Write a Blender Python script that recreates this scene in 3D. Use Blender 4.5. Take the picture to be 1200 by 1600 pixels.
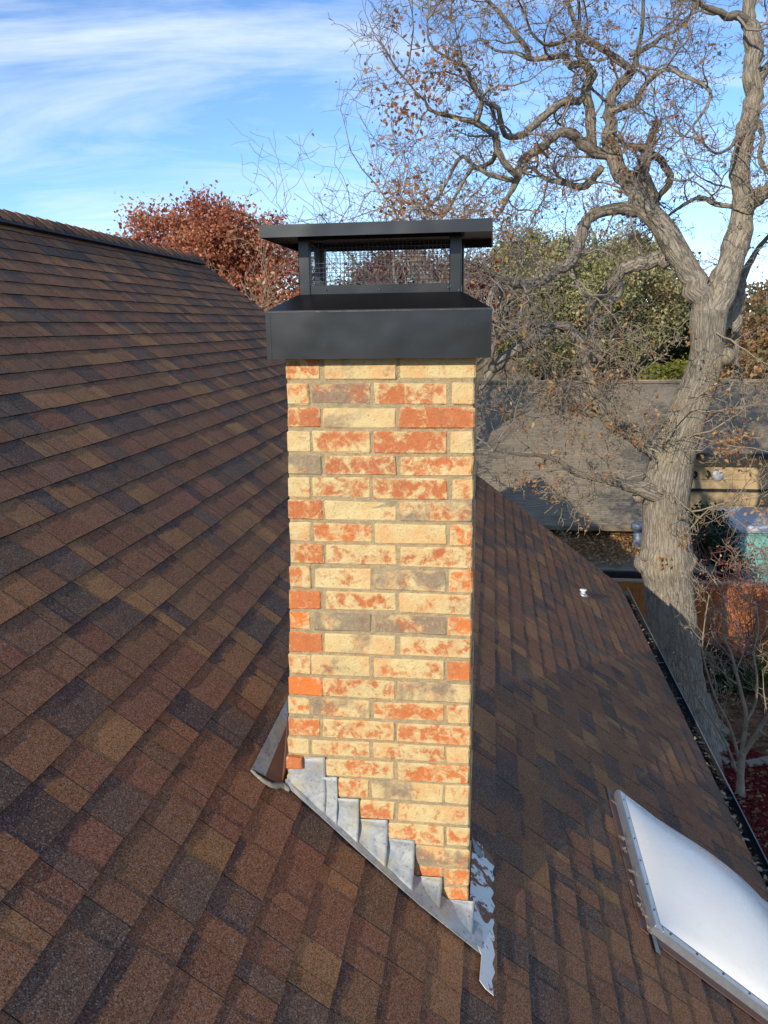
import bpy, bmesh, math, random
import numpy as np
from mathutils import Vector, Matrix

# ------------------------------------------------------------------ scene, camera, light
scene = bpy.context.scene
for o in list(bpy.data.objects):
    bpy.data.objects.remove(o)
C = scene.collection
H = 6.8                                   # camera height above the garden
F = 1230.0                                # focal length in photo pixels (1200 x 1600)
MC = np.array([[0.99099001, -0.01745862, 0.13279306],
               [0.13322639, 0.23040328, -0.96393208],
               [-0.01376703, 0.9729386, 0.2306533]])
cam = bpy.data.cameras.new('camera')
cam.sensor_fit = 'VERTICAL'; cam.sensor_height = 24.0; cam.lens = F / 1600 * 24.0
cam.clip_start = 0.05; cam.clip_end = 3000
camo = bpy.data.objects.new('camera', cam); C.objects.link(camo)
camo.matrix_world = Matrix.Translation((0, 0, H)) @ Matrix([list(r) for r in MC]).to_4x4()
scene.camera = camo

SUN_EL, SUN_AZ = math.radians(21.5), math.radians(204)      # behind the camera, a little to the left
sdir = Vector((math.sin(SUN_AZ) * math.cos(SUN_EL), math.cos(SUN_AZ) * math.cos(SUN_EL), math.sin(SUN_EL)))
w = bpy.data.worlds.new('World'); scene.world = w; w.use_nodes = True
nt = w.node_tree; nt.nodes.clear()
def N(t, typ, **kw):
    n = t.nodes.new(typ)
    for k, v in kw.items():
        setattr(n, k, v)
    return n
sky = N(nt, 'ShaderNodeTexSky', sky_type='NISHITA', sun_disc=False, sun_elevation=SUN_EL, sun_rotation=SUN_AZ)
sky.air_density = 1.0; sky.dust_density = 0.0; sky.ozone_density = 5.0; sky.altitude = 1800
tc = N(nt, 'ShaderNodeTexCoord')
sep = N(nt, 'ShaderNodeSeparateXYZ'); nt.links.new(tc.outputs['Generated'], sep.inputs[0])
def wm(op, a, b=None):
    n = N(nt, 'ShaderNodeMath', operation=op)
    for i, v in enumerate((a, b)):
        if v is None: continue
        if isinstance(v, (int, float)): n.inputs[i].default_value = v
        else: nt.links.new(v, n.inputs[i])
    return n.outputs[0]
den = wm('ADD', wm('MAXIMUM', sep.outputs[2], 0.0), 0.16)
cx = wm('DIVIDE', sep.outputs[0], den); cy = wm('DIVIDE', sep.outputs[1], den)
cmb = N(nt, 'ShaderNodeCombineXYZ')
nt.links.new(wm('MULTIPLY', wm('ADD', cx, wm('MULTIPLY', cy, 0.25)), 0.42), cmb.inputs[0])
nt.links.new(wm('MULTIPLY', wm('SUBTRACT', cy, wm('MULTIPLY', cx, 0.22)), 1.15), cmb.inputs[1])
cmb.inputs[2].default_value = 5.2
cn = N(nt, 'ShaderNodeTexNoise'); cn.inputs['Scale'].default_value = 1.25; cn.inputs['Detail'].default_value = 9
cn.inputs['Roughness'].default_value = 0.62; cn.inputs['Distortion'].default_value = 0.8
nt.links.new(cmb.outputs[0], cn.inputs['Vector'])
cr = N(nt, 'ShaderNodeValToRGB'); cr.color_ramp.elements[0].position = 0.46; cr.color_ramp.elements[1].position = 0.76
cr.color_ramp.elements[1].color = (0.85, 0.85, 0.85, 1)
nt.links.new(cn.outputs['Fac'], cr.inputs[0])
mixc = N(nt, 'ShaderNodeMix', data_type='RGBA')
nt.links.new(cr.outputs[0], mixc.inputs['Factor']); nt.links.new(sky.outputs[0], mixc.inputs['A'])
mixc.inputs['B'].default_value = (4.5, 5.0, 5.6, 1)
bg = N(nt, 'ShaderNodeBackground'); bg.inputs['Strength'].default_value = 0.14
out = N(nt, 'ShaderNodeOutputWorld')
nt.links.new(mixc.outputs['Result'], bg.inputs['Color']); nt.links.new(bg.outputs[0], out.inputs[0])

sl = bpy.data.lights.new('sun', 'SUN'); sl.energy = 3.0; sl.angle = math.radians(0.5); sl.color = (1.0, 0.92, 0.80)
so = bpy.data.objects.new('sun', sl); C.objects.link(so)
so.rotation_euler = (-sdir).to_track_quat('-Z', 'Y').to_euler(); so.location = (0, 0, 30)
scene.view_settings.view_transform = 'Standard'; scene.view_settings.look = 'None'
scene.view_settings.exposure = 0.68; scene.view_settings.gamma = 1.0
scene.view_settings.use_curve_mapping = False

# ------------------------------------------------------------------ helpers
RND = random.Random(7)
NR = np.random.RandomState(11)

def ray(px, py):
    d = MC @ np.array([(px - 600) / F, (800 - py) / F, -1.0])
    return d
def at(px, py, Y):
    d = ray(px, py); d = d * Y / d[1]
    return Vector((d[0], d[1], d[2] + H))
def atz(px, py, z):
    d = ray(px, py); d = d * (z - H) / d[2]
    return Vector((d[0], d[1], d[2] + H))
def project(p):
    c = MC.T @ (np.array(p) - np.array([0, 0, H]))
    return 600 + F * c[0] / -c[2], 800 - F * c[1] / -c[2], -c[2]

def link(o, parent=None):
    C.objects.link(o)
    if parent is not None:
        o.parent = parent
    return o
def thing(name, label, cat, loc=(0, 0, 0), group=None):
    o = bpy.data.objects.new(name, None); C.objects.link(o); o.location = loc; o.empty_display_size = 0.1
    o['label'] = label; o['category'] = cat
    if group: o['group'] = group
    return o
def tag(o, label, cat, group=None):
    o['label'] = label; o['category'] = cat
    if group: o['group'] = group
    return o
def mesh_obj(name, verts, faces, mat, parent=None, smooth=False, origin=None):
    """verts in world coordinates; the object's origin goes to `origin` (world)."""
    me = bpy.data.meshes.new(name)
    po = Vector((0, 0, 0))
    p = parent
    while p is not None:
        po += p.location; p = p.parent
    og = Vector(origin) if origin is not None else po
    V = [tuple(Vector(v) - og) for v in verts]
    me.from_pydata(V, [], faces)
    me.validate(); me.update()
    if smooth:
        me.polygons.foreach_set('use_smooth', [True] * len(me.polygons))
    if mat: me.materials.append(mat)
    o = bpy.data.objects.new(name, me)
    link(o, parent); o.location = og - po
    return o
def box_vf(x0, x1, y0, y1, z0, z1):
    v = [(x0, y0, z0), (x1, y0, z0), (x1, y1, z0), (x0, y1, z0), (x0, y0, z1), (x1, y0, z1), (x1, y1, z1), (x0, y1, z1)]
    f = [(0, 3, 2, 1), (4, 5, 6, 7), (0, 1, 5, 4), (1, 2, 6, 5), (2, 3, 7, 6), (3, 0, 4, 7)]
    return v, f
def join(parts):
    V, Fc = [], []
    for v, f in parts:
        b = len(V); V += list(v); Fc += [tuple(i + b for i in q) for q in f]
    return V, Fc
def bevel_obj(name, v, f, mat, parent=None, off=0.004, seg=1, origin=None, smooth=False):
    o = mesh_obj(name, v, f, mat, parent, origin=origin)
    bm = bmesh.new(); bm.from_mesh(o.data)
    bmesh.ops.bevel(bm, geom=list(bm.edges), offset=off, segments=seg, affect='EDGES', clamp_overlap=True)
    bmesh.ops.recalc_face_normals(bm, faces=bm.faces)
    bm.to_mesh(o.data); bm.free()
    if smooth:
        o.data.polygons.foreach_set('use_smooth', [True] * len(o.data.polygons))
    return o
def prism(poly, nrm, t):
    """poly: list of world points (planar), extruded by t along nrm."""
    n = Vector(nrm).normalized(); k = len(poly)
    a = [Vector(p) for p in poly]; b = [p + n * t for p in a]
    f = [tuple(range(k))[::-1], tuple(range(k, 2 * k))]
    for i in range(k):
        j = (i + 1) % k; f.append((i, j, j + k, i + k))
    return [tuple(p) for p in a + b], f

# ------------------------------------------------------------------ material helpers
class MT:
    def __init__(s, name, rough=0.8, metal=0.0, spec=0.4):
        s.m = bpy.data.materials.new(name); s.m.use_nodes = True; s.t = s.m.node_tree
        s.b = s.t.nodes['Principled BSDF']; s.b.inputs['Roughness'].default_value = rough
        s.b.inputs['Metallic'].default_value = metal; s.b.inputs['Specular IOR Level'].default_value = spec
        s.tc = s.t.nodes.new('ShaderNodeTexCoord')
    def set(s, sock, v):
        if hasattr(v, 'is_output') or hasattr(v, 'links'): s.t.links.new(v, sock)
        elif isinstance(v, (tuple, list)):
            sock.default_value = (*v, 1) if len(v) == 3 and sock.type == 'RGBA' else v
        else: sock.default_value = v
    def math(s, op, a, b=0.0, clamp=False):
        n = s.t.nodes.new('ShaderNodeMath'); n.operation = op; n.use_clamp = clamp
        s.set(n.inputs[0], a); s.set(n.inputs[1], b); return n.outputs[0]
    def mapr(s, v, a, b, c=0.0, d=1.0):
        n = s.t.nodes.new('ShaderNodeMapRange'); n.interpolation_type = 'SMOOTHSTEP'
        for i, q in enumerate((v, a, b, c, d)): s.set(n.inputs[i], q)
        return n.outputs[0]
    def mix(s, f, a, b, blend='MIX'):
        n = s.t.nodes.new('ShaderNodeMix'); n.data_type = 'RGBA'; n.blend_type = blend
        s.set(n.inputs['Factor'], f); s.set(n.inputs['A'], a); s.set(n.inputs['B'], b); return n.outputs['Result']
    def mapping(s, vec, scale=(1, 1, 1), loc=(0, 0, 0), rot=(0, 0, 0)):
        n = s.t.nodes.new('ShaderNodeMapping'); s.t.links.new(vec, n.inputs[0])
        s.set(n.inputs['Scale'], scale); s.set(n.inputs['Location'], loc); s.set(n.inputs['Rotation'], rot); return n.outputs[0]
    def noise(s, vec, scale, detail=3, rough=0.55, dist=0.0, out='Fac'):
        n = s.t.nodes.new('ShaderNodeTexNoise'); s.t.links.new(vec, n.inputs['Vector'])
        n.inputs['Scale'].default_value = scale; n.inputs['Detail'].default_value = detail
        n.inputs['Roughness'].default_value = rough; n.inputs['Distortion'].default_value = dist
        return n.outputs[out]
    def voro(s, vec, scale, feature='F1', out='Distance'):
        n = s.t.nodes.new('ShaderNodeTexVoronoi'); n.feature = feature; s.t.links.new(vec, n.inputs['Vector'])
        n.inputs['Scale'].default_value = scale; return n.outputs[out]
    def attr(s, name):
        n = s.t.nodes.new('ShaderNodeAttribute'); n.attribute_name = name; return n
    def objinfo(s): return s.t.nodes.new('ShaderNodeObjectInfo')
    def vadd(s, a, b):
        n = s.t.nodes.new('ShaderNodeVectorMath'); n.operation = 'ADD'
        s.t.links.new(a, n.inputs[0]); s.set(n.inputs[1], b); return n.outputs[0]
    def vscale(s, a, f):
        n = s.t.nodes.new('ShaderNodeVectorMath'); n.operation = 'SCALE'
        s.t.links.new(a, n.inputs[0]); s.set(n.inputs['Scale'], f); return n.outputs[0]
    def bump(s, h, strength=0.5, dist=0.01):
        n = s.t.nodes.new('ShaderNodeBump'); s.set(n.inputs['Height'], h)
        n.inputs['Strength'].default_value = strength; n.inputs['Distance'].default_value = dist
        s.t.links.new(n.outputs[0], s.b.inputs['Normal'])
    def color(s, c): s.set(s.b.inputs['Base Color'], c); return s
    def rough(s, v): s.set(s.b.inputs['Roughness'], v); return s
    def pos(s):
        n = s.t.nodes.new('ShaderNodeNewGeometry'); return n.outputs['Position']

def shingle_mat(name, per_object):
    m = MT(name, 0.9, 0, 0.12)
    if per_object:
        oi = m.objinfo(); col, al = oi.outputs['Color'], oi.outputs['Alpha']
    else:
        a = m.attr('col'); col, al = a.outputs['Color'], a.outputs['Alpha']
    P = m.pos()
    uv = m.tc.outputs['UV']
    sx = m.t.nodes.new('ShaderNodeSeparateXYZ'); m.t.links.new(uv, sx.inputs[0])
    blotch = m.noise(P, 14, 3, 0.6)
    # dark granule blend band at the upper part of some tabs
    band = m.math('ADD', m.math('ADD', sx.outputs[1], m.math('MULTIPLY', m.math('SUBTRACT', blotch, 0.5), 0.9)), m.math('SUBTRACT', al, 1.0))
    bandm = m.mapr(band, 0.64, 0.80)
    # blotches inside a tab that lean to a neighbouring blend
    c1 = m.mix(m.math('MULTIPLY', bandm, 0.8), col, (0.105, 0.064, 0.053))
    c2 = m.mix(m.mapr(m.noise(P, 7, 2), 0.40, 0.75, 0, 0.6), c1, (0.245, 0.116, 0.060))
    g1 = m.noise(P, 420, 2, 0.7); g2 = m.voro(P, 330, 'F1', 'Color')
    gs = m.t.nodes.new('ShaderNodeSeparateColor'); m.t.links.new(g2, gs.inputs[0])
    gran = m.math('ADD', m.mapr(g1, 0.25, 0.75, 0.40, 1.5), m.math('MULTIPLY', m.math('SUBTRACT', gs.outputs[0], 0.5), 0.9))
    cc = m.mix(1.0, c2, m.t.nodes.new('ShaderNodeCombineColor').outputs[0], 'MULTIPLY')
    comb = [n for n in m.t.nodes if n.bl_idname == 'ShaderNodeCombineColor'][-1]
    for i in range(3): m.t.links.new(gran, comb.inputs[i])
    pale = m.mix(m.mapr(gs.outputs[1], 0.90, 0.95, 0, 0.6), cc, (0.38, 0.31, 0.25))
    m.color(pale)
    m.bump(m.math('ADD', g1, m.math('MULTIPLY', gs.outputs[0], 0.5)), 0.55, 0.003)
    return m.m

def plain(name, col, rough=0.7, metal=0.0, var=0.15, scale=6.0, bump=0.0, spec=0.4):
    m = MT(name, rough, metal, spec)
    P = m.pos(); n = m.noise(P, scale, 5, 0.6)
    d = tuple(c * (1 - var * 2) for c in col); l = tuple(min(1, c * (1 + var)) for c in col)
    m.color(m.mix(n, d, l))
    m.rough(m.mapr(m.noise(P, scale * 2.3, 3), 0.2, 0.8, max(0, rough - 0.1), min(1, rough + 0.1)))
    if bump: m.bump(m.noise(P, scale * 8, 4), bump, 0.01)
    return m.m

def brick_mat(name, dull=1.0):
    m = MT(name, 0.9, 0, 0.2)
    oi = m.objinfo()
    cs = m.t.nodes.new('ShaderNodeSeparateColor'); m.t.links.new(oi.outputs['Color'], cs.inputs[0])
    off = m.t.nodes.new('ShaderNodeCombineXYZ')
    r37 = m.math('MULTIPLY', oi.outputs['Random'], 37.0)
    for i in range(3): m.t.links.new(r37, off.inputs[i])
    V = m.t.nodes.new('ShaderNodeVectorMath'); V.operation = 'ADD'
    m.t.links.new(m.tc.outputs['Object'], V.inputs[0]); m.t.links.new(off.outputs[0], V.inputs[1])
    v = V.outputs[0]
    gsx = m.t.nodes.new('ShaderNodeSeparateXYZ'); m.t.links.new(m.tc.outputs['Generated'], gsx.inputs[0])
    def edge(c): return m.math('MINIMUM', c, m.math('SUBTRACT', 1.0, c))
    ez = m.mapr(edge(gsx.outputs[2]), 0.0, 0.30); ex = m.mapr(edge(gsx.outputs[0]), 0.0, 0.10)
    e = m.math('MULTIPLY', ez, ex)
    n1 = m.noise(v, 23, 5, 0.62, 0.9); n2 = m.noise(v, 11, 4, 0.6, 0.4); n3 = m.noise(v, 70, 4, 0.65)
    n4 = m.noise(v, 150, 3, 0.6)
    R, G, B = cs.outputs[0], cs.outputs[1], cs.outputs[2]
    th = m.math('ADD', m.math('ADD', n1, m.math('MULTIPLY', m.math('SUBTRACT', m.noise(v, 48, 4, 0.65, 0.5), 0.5), 0.6)), m.math('SUBTRACT', m.math('MULTIPLY', e, 0.10), 0.06))
    lim = m.math('SUBTRACT', 0.78, m.math('MULTIPLY', R, 0.445))
    rm = m.mapr(m.math('SUBTRACT', th, lim), -0.11, 0.13)
    gm = m.mapr(m.math('SUBTRACT', m.math('ADD', n2, m.math('MULTIPLY', m.math('SUBTRACT', n3, 0.5), 0.2)), m.math('SUBTRACT', 0.82, m.math('MULTIPLY', G, 0.48))), -0.09, 0.11)
    cream = m.mix(m.noise(v, 35, 4), (0.54 * dull, 0.395 * dull, 0.175 * dull), (0.74 * dull, 0.585 * dull, 0.295 * dull))
    cream = m.mix(m.mapr(m.noise(v, 13, 4), 0.42, 0.68, 0, 0.6), cream, (0.64 * dull, 0.33 * dull, 0.13 * dull))
    red = m.mix(m.noise(v, 28, 3), (0.37 * dull, 0.110 * dull, 0.042 * dull), (0.56 * dull, 0.205 * dull, 0.085 * dull))
    red = m.mix(B, red, (0.72 * dull, 0.20 * dull, 0.045 * dull))
    gray = m.mix(n3, (0.15 * dull, 0.11 * dull, 0.082 * dull), (0.34 * dull, 0.26 * dull, 0.175 * dull))
    c = m.mix(rm, cream, red)
    c = m.mix(m.math('MULTIPLY', gm, 0.85), c, gray)
    c = m.mix(m.mapr(n4, 0.28, 0.42, 0.5, 0), c, (0.16, 0.10, 0.06))
    c = m.mix(m.mapr(n3, 0.55, 0.75, 0, 0.35), c, (0.68 * dull, 0.55 * dull, 0.34 * dull))
    c = m.mix(m.mapr(m.noise(m.pos(), 5, 5, 0.65, 0.6), 0.52, 0.78, 0, 0.5), c, m.mix(0.5, c, (0.20, 0.15, 0.09)))
    m.color(c)
    m.bump(m.math('ADD', m.math('MULTIPLY', n3, 1.0), m.math('ADD', m.math('MULTIPLY', n4, 0.8), m.math('ADD', m.math('MULTIPLY', rm, -0.3), m.mapr(m.voro(v, 85), 0.0, 0.22, -0.7, 0.0)))), 0.6, 0.006)
    return m.m

def bark_mat(name, dark, light, ku=21.0, kv=3.4, strength=1.0, dist=0.024):
    m = MT(name, 0.92, 0, 0.15)
    uv = m.mapping(m.tc.outputs['UV'], (ku, kv, 1))
    wn = m.noise(uv, 1.2, 3, 0.6, 0, 'Color')
    uvw = m.vadd(uv, m.vscale(wn, 1.1))
    ve = m.voro(uvw, 1.0, 'DISTANCE_TO_EDGE')
    n = m.noise(uvw, 3.5, 5, 0.65)
    h = m.math('ADD', m.math('MULTIPLY', m.mapr(ve, 0.0, 0.3), 0.55), m.math('MULTIPLY', m.mapr(n, 0.25, 0.75), 0.75))
    P = m.pos(); big = m.noise(P, 1.6, 3)
    c = m.mix(m.mapr(h, 0.0, 0.95), dark, light)
    c = m.mix(m.mapr(big, 0.45, 0.75, 0, 0.5), c, tuple(l * k for l, k in zip(light, (1.05, 1.0, 0.8))))
    m.color(c); m.bump(h, strength, dist)
    return m.m

def leaf_mat(name, trans=0.45, rough=0.6):
    m = MT(name, rough, 0, 0.2)
    a = m.attr('col'); m.color(a.outputs['Color'])
    tr = m.t.nodes.new('ShaderNodeBsdfTranslucent'); m.t.links.new(a.outputs['Color'], tr.inputs['Color'])
    mx = m.t.nodes.new('ShaderNodeMixShader'); mx.inputs[0].default_value = trans
    o = m.t.nodes['Material Output']
    m.t.links.new(m.b.outputs[0], mx.inputs[1]); m.t.links.new(tr.outputs[0], mx.inputs[2]); m.t.links.new(mx.outputs[0], o.inputs[0])
    return m.m

def roofing_mat(name, dark, light, row=0.085):
    """weathered far shingle roof: rows run along X, UV in metres"""
    m = MT(name, 0.9, 0, 0.2)
    b = m.t.nodes.new('ShaderNodeTexBrick'); m.t.links.new(m.tc.outputs['UV'], b.inputs['Vector'])
    b.inputs['Scale'].default_value = 1.0; b.inputs['Brick Width'].default_value = 0.9; b.inputs['Row Height'].default_value = row
    b.inputs['Mortar Size'].default_value = 0.008; b.inputs['Mortar Smooth'].default_value = 1.0; b.inputs['Bias'].default_value = 0.0
    b.inputs['Color1'].default_value = (*dark, 1); b.inputs['Color2'].default_value = (*light, 1)
    b.inputs['Mortar'].default_value = tuple(c * 0.75 for c in dark) + (1,)
    n = m.noise(m.pos(), 1.3, 5, 0.6); n2 = m.noise(m.mapping(m.tc.outputs['UV'], (1.0, 5.0, 1.0)), 3.5, 6, 0.75)
    c = m.mix(m.mapr(n, 0.35, 0.7, 0, 0.6), b.outputs['Color'], tuple(0.5 * (d + l) * 1.15 for d, l in zip(dark, light)))
    c = m.mix(m.mapr(n2, 0.4, 0.7, 0, 0.65), c, tuple(d * 0.55 for d in dark))
    m.color(c); m.bump(m.math('SUBTRACT', 1.0, b.outputs['Fac']), 0.8, 0.02)
    return m.m

def rust_paint(name, base, rust_lo, rust_hi, scale=14):
    m = MT(name, 0.55, 0.0, 0.4)
    P = m.pos(); n = m.noise(P, scale, 4, 0.6, 0.5); n2 = m.noise(P, 60, 4)
    c = m.mix(n2, tuple(b * 0.8 for b in base), base)
    c = m.mix(m.mapr(n, rust_lo, rust_hi), c, m.mix(n2, (0.12, 0.035, 0.012), (0.30, 0.10, 0.03)))
    m.color(c); m.bump(n2, 0.3, 0.003)
    return m.m

def galv_mat():
    m = MT('galvanised_metal', 0.5, 0.15, 0.45)
    P = m.pos(); n = m.noise(P, 18, 5, 0.65, 0.6); n2 = m.noise(P, 90, 3)
    c = m.mix(m.mapr(n, 0.3, 0.7), (0.27, 0.285, 0.29), (0.46, 0.455, 0.41))
    c = m.mix(m.mapr(n2, 0.28, 0.42, 0.7, 0), c, (0.12, 0.10, 0.08))
    c = m.mix(m.mapr(m.noise(P, 9, 3), 0.52, 0.70, 0, 0.6), c, (0.38, 0.32, 0.20))
    m.color(c); m.rough(m.mapr(n, 0.2, 0.8, 0.45, 0.7)); m.bump(m.math('ADD', n, m.math('MULTIPLY', n2, 0.3)), 0.35, 0.008)
    return m.m

def black_metal():
    m = MT('black_painted_steel', 0.38, 0.0, 0.5)
    P = m.pos(); n = m.noise(P, 3.5, 3, 0.5); n2 = m.noise(m.mapping(P, (1, 1, 0.25)), 30, 5, 0.7)
    c = m.mix(n, (0.009, 0.0085, 0.009), (0.014, 0.0135, 0.014))
    c = m.mix(m.mapr(n2, 0.66, 0.85, 0, 0.15), c, (0.07, 0.07, 0.07))
    c = m.mix(m.mapr(m.noise(P, 45, 4, 0.7), 0.60, 0.80, 0, 0.25), c, (0.06, 0.058, 0.055))
    m.color(c); m.rough(m.mapr(n, 0.3, 0.75, 0.24, 0.34)); m.bump(m.noise(P, 5.5, 2, 0.4), 0.22, 0.03)
    return m.m

M = dict(
    shingle=shingle_mat('roof_shingle', True), shingle_far=shingle_mat('roof_shingle_field', False),
    brick=brick_mat('mottled_brick'), galv=galv_mat(), black=black_metal(),
    mortar=plain('mortar', (0.66, 0.51, 0.29), 0.95, 0, 0.3, 45, 1.0),
    bark=bark_mat('oak_bark', (0.15, 0.125, 0.095), (0.45, 0.385, 0.292)),
    twig=plain('twig_bark', (0.27, 0.22, 0.175), 0.9, 0, 0.25, 9),
    paletwig=plain('pale_twig_bark', (0.36, 0.28, 0.19), 0.9, 0, 0.4, 9, 0.5),
    leaf=leaf_mat('foliage'),
    rust=rust_paint('white_painted_flashing', (0.86, 0.83, 0.75), 0.50, 0.545, 13),
    brownmetal=rust_paint('brown_rusted_metal', (0.19, 0.092, 0.058), 0.5, 0.75, 11),
    gutter=plain('dark_gutter_metal', (0.055, 0.057, 0.060), 0.4, 0.3, 0.25, 12, 0.1),
    gutterlip=plain('bright_gutter_lip', (0.26, 0.27, 0.28), 0.4, 0.5, 0.45, 2.5),
    vent=plain('black_vent_plastic', (0.012, 0.012, 0.014), 0.6, 0, 0.2, 10),
    edge=plain('asphalt_edge', (0.020, 0.015, 0.014), 0.95, 0, 0.2, 30),
    deck=plain('roof_underlay', (0.05, 0.035, 0.03), 0.95, 0, 0.2, 10),
    wall=plain('house_brick_wall', (0.33, 0.20, 0.13), 0.9, 0, 0.2, 12, 0.3),
    alu=plain('weathered_aluminium', (0.50, 0.51, 0.52), 0.42, 0.75, 0.12, 25, 0.05),
    screw=plain('dark_screw', (0.02, 0.02, 0.02), 0.5, 0.5, 0.1, 20),
    sealant=plain('old_sealant', (0.30, 0.27, 0.20), 0.8, 0, 0.3, 30, 0.4),
    wire=plain('galvanised_wire', (0.10, 0.105, 0.12), 0.4, 0.7, 0.1, 20),
    nroof=roofing_mat('weathered_grey_shingles', (0.235, 0.185, 0.125), (0.32, 0.258, 0.178)),
    tanwall=plain('tan_siding', (0.47, 0.33, 0.17), 0.85, 0, 0.15, 2.5, 0.1),
    trim=plain('pale_trim', (0.72, 0.70, 0.64), 0.7, 0, 0.1, 5),
    dark=plain('dark_recess', (0.03, 0.028, 0.025), 0.9, 0, 0.2, 5),
    cedar=plain('stained_cedar', (0.50, 0.17, 0.035), 0.75, 0, 0.28, 5, 0.3),
    cedarcap=plain('weathered_cap_board', (0.40, 0.27, 0.15), 0.8, 0, 0.2, 6, 0.2),
    teal=plain('teal_vinyl', (0.20, 0.44, 0.37), 0.5, 0, 0.2, 3),
    grey=plain('pale_grey_vinyl', (0.55, 0.56, 0.55), 0.6, 0, 0.12, 3),
    stone=plain('edging_stone', (0.34, 0.28, 0.21), 0.9, 0, 0.25, 9, 0.5),
    pipe=plain('blue_grey_pipe', (0.16, 0.20, 0.25), 0.5, 0.3, 0.2, 9),
    white=plain('white_plastic', (0.75, 0.74, 0.72), 0.45, 0, 0.08, 9),
)
# skylight dome: milky acrylic
dm = MT('milky_acrylic', 0.3, 0, 0.3)
dn = dm.noise(dm.pos(), 5, 4, 0.6)
dm.color(dm.mix(dn, (0.78, 0.74, 0.66), (0.88, 0.85, 0.77)))
dm.b.inputs['Subsurface Weight'].default_value = 0.15; dm.b.inputs['Subsurface Radius'].default_value = (0.05, 0.05, 0.05)
dm.rough(dm.mapr(dm.noise(dm.pos(), 12, 5), 0.3, 0.7, 0.2, 0.42)); M['dome'] = dm.m
# ground and mulch
gm_ = MT('leaf_littered_soil', 0.95, 0, 0.1); P_ = gm_.pos()
vc = gm_.voro(P_, 11, 'F1', 'Color'); gsp = gm_.t.nodes.new('ShaderNodeSeparateColor'); gm_.t.links.new(vc, gsp.inputs[0])
gc = gm_.mix(gsp.outputs[0], (0.085, 0.052, 0.030), (0.27, 0.15, 0.075))
gm_.color(gm_.mix(gm_.mapr(gm_.noise(P_, 0.15, 4), 0.45, 0.65, 0, 0.7), gc, (0.085, 0.085, 0.03))); gm_.bump(gsp.outputs[1], 0.8, 0.05); M['ground'] = gm_.m
mm_ = MT('dark_red_mulch', 0.95, 0, 0.1); P_ = mm_.pos()
vc = mm_.voro(P_, 26, 'F1', 'Color'); gsp = mm_.t.nodes.new('ShaderNodeSeparateColor'); mm_.t.links.new(vc, gsp.inputs[0])
mm_.color(mm_.mix(gsp.outputs[0], (0.045, 0.006, 0.007), (0.20, 0.022, 0.022))); mm_.bump(gsp.outputs[1], 0.9, 0.04); M['mulch'] = mm_.m
# ------------------------------------------------------------------ ground
def struct(o): o['kind'] = 'structure'; return o
G = 400
struct(mesh_obj('ground', [(-G, -G, 0), (G, -G, 0), (G, 2 * G, 0), (-G, 2 * G, 0)], [(0, 1, 2, 3)], M['ground']))
bed = [(2.0, 2.0), (9.0, 2.0), (9.0, 9.6), (6.5, 9.9), (5.6, 10.6), (4.9, 11.4), (4.2, 12.4), (3.3, 12.9), (2.0, 12.6)]
struct(mesh_obj('mulch_bed', [(x, y, 0.012) for x, y in bed], [tuple(range(len(bed)))], M['mulch']))

# ------------------------------------------------------------------ leaf-mesh builder (numpy)
LEAF = np.array([(0, -0.5, 0), (0.30, -0.15, 0.10), (0.22, 0.25, 0.06), (0, 0.55, -0.04), (-0.24, 0.22, 0.08), (-0.30, -0.18, 0.09)])
def rand_rot(n, rs):
    q = rs.normal(size=(n, 4)); q /= np.linalg.norm(q, axis=1)[:, None]
    a, b, c, d = q.T
    R = np.empty((n, 3, 3))
    R[:, 0, 0] = 1 - 2 * (c * c + d * d); R[:, 0, 1] = 2 * (b * c - a * d); R[:, 0, 2] = 2 * (b * d + a * c)
    R[:, 1, 0] = 2 * (b * c + a * d); R[:, 1, 1] = 1 - 2 * (b * b + d * d); R[:, 1, 2] = 2 * (c * d - a * b)
    R[:, 2, 0] = 2 * (b * d - a * c); R[:, 2, 1] = 2 * (c * d + a * b); R[:, 2, 2] = 1 - 2 * (b * b + c * c)
    return R
def leaves_obj(name, pts, sizes, cols, parent, rs, flat=0.0, template=LEAF, mat=None):
    pts = np.asarray(pts, float); n = len(pts); k = len(template)
    R = rand_rot(n, rs)
    V = np.einsum('nij,kj->nki', R, template) * np.asarray(sizes)[:, None, None]
    if flat: V[:, :, 2] *= (1 - flat)
    po = np.zeros(3); p = parent
    while p is not None: po += np.array(p.location); p = p.parent
    V = (V + pts[:, None, :] - po).reshape(-1, 3)
    me = bpy.data.meshes.new(name)
    me.vertices.add(n * k); me.vertices.foreach_set('co', V.ravel())
    me.loops.add(n * k); me.loops.foreach_set('vertex_index', np.arange(n * k, dtype=np.int32))
    me.polygons.add(n); me.polygons.foreach_set('loop_start', np.arange(0, n * k, k, dtype=np.int32))
    me.polygons.foreach_set('loop_total', np.full(n, k, dtype=np.int32))
    me.update(calc_edges=True)
    a = me.color_attributes.new('col', 'FLOAT_COLOR', 'CORNER')
    cc = np.ones((n, k, 4)); cc[:, :, :3] = np.asarray(cols)[:, None, :]
    a.data.foreach_set('color', cc.ravel())
    me.materials.append(mat or M['leaf'])
    o = bpy.data.objects.new(name, me); link(o, parent)
    return o
def pick_cols(n, pal, rs, jit=0.25):
    pal = np.array(pal); c = pal[rs.randint(len(pal), size=n)]
    return np.clip(c * (1 + rs.uniform(-jit, jit, size=(n, 1))), 0.003, 1)

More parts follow.
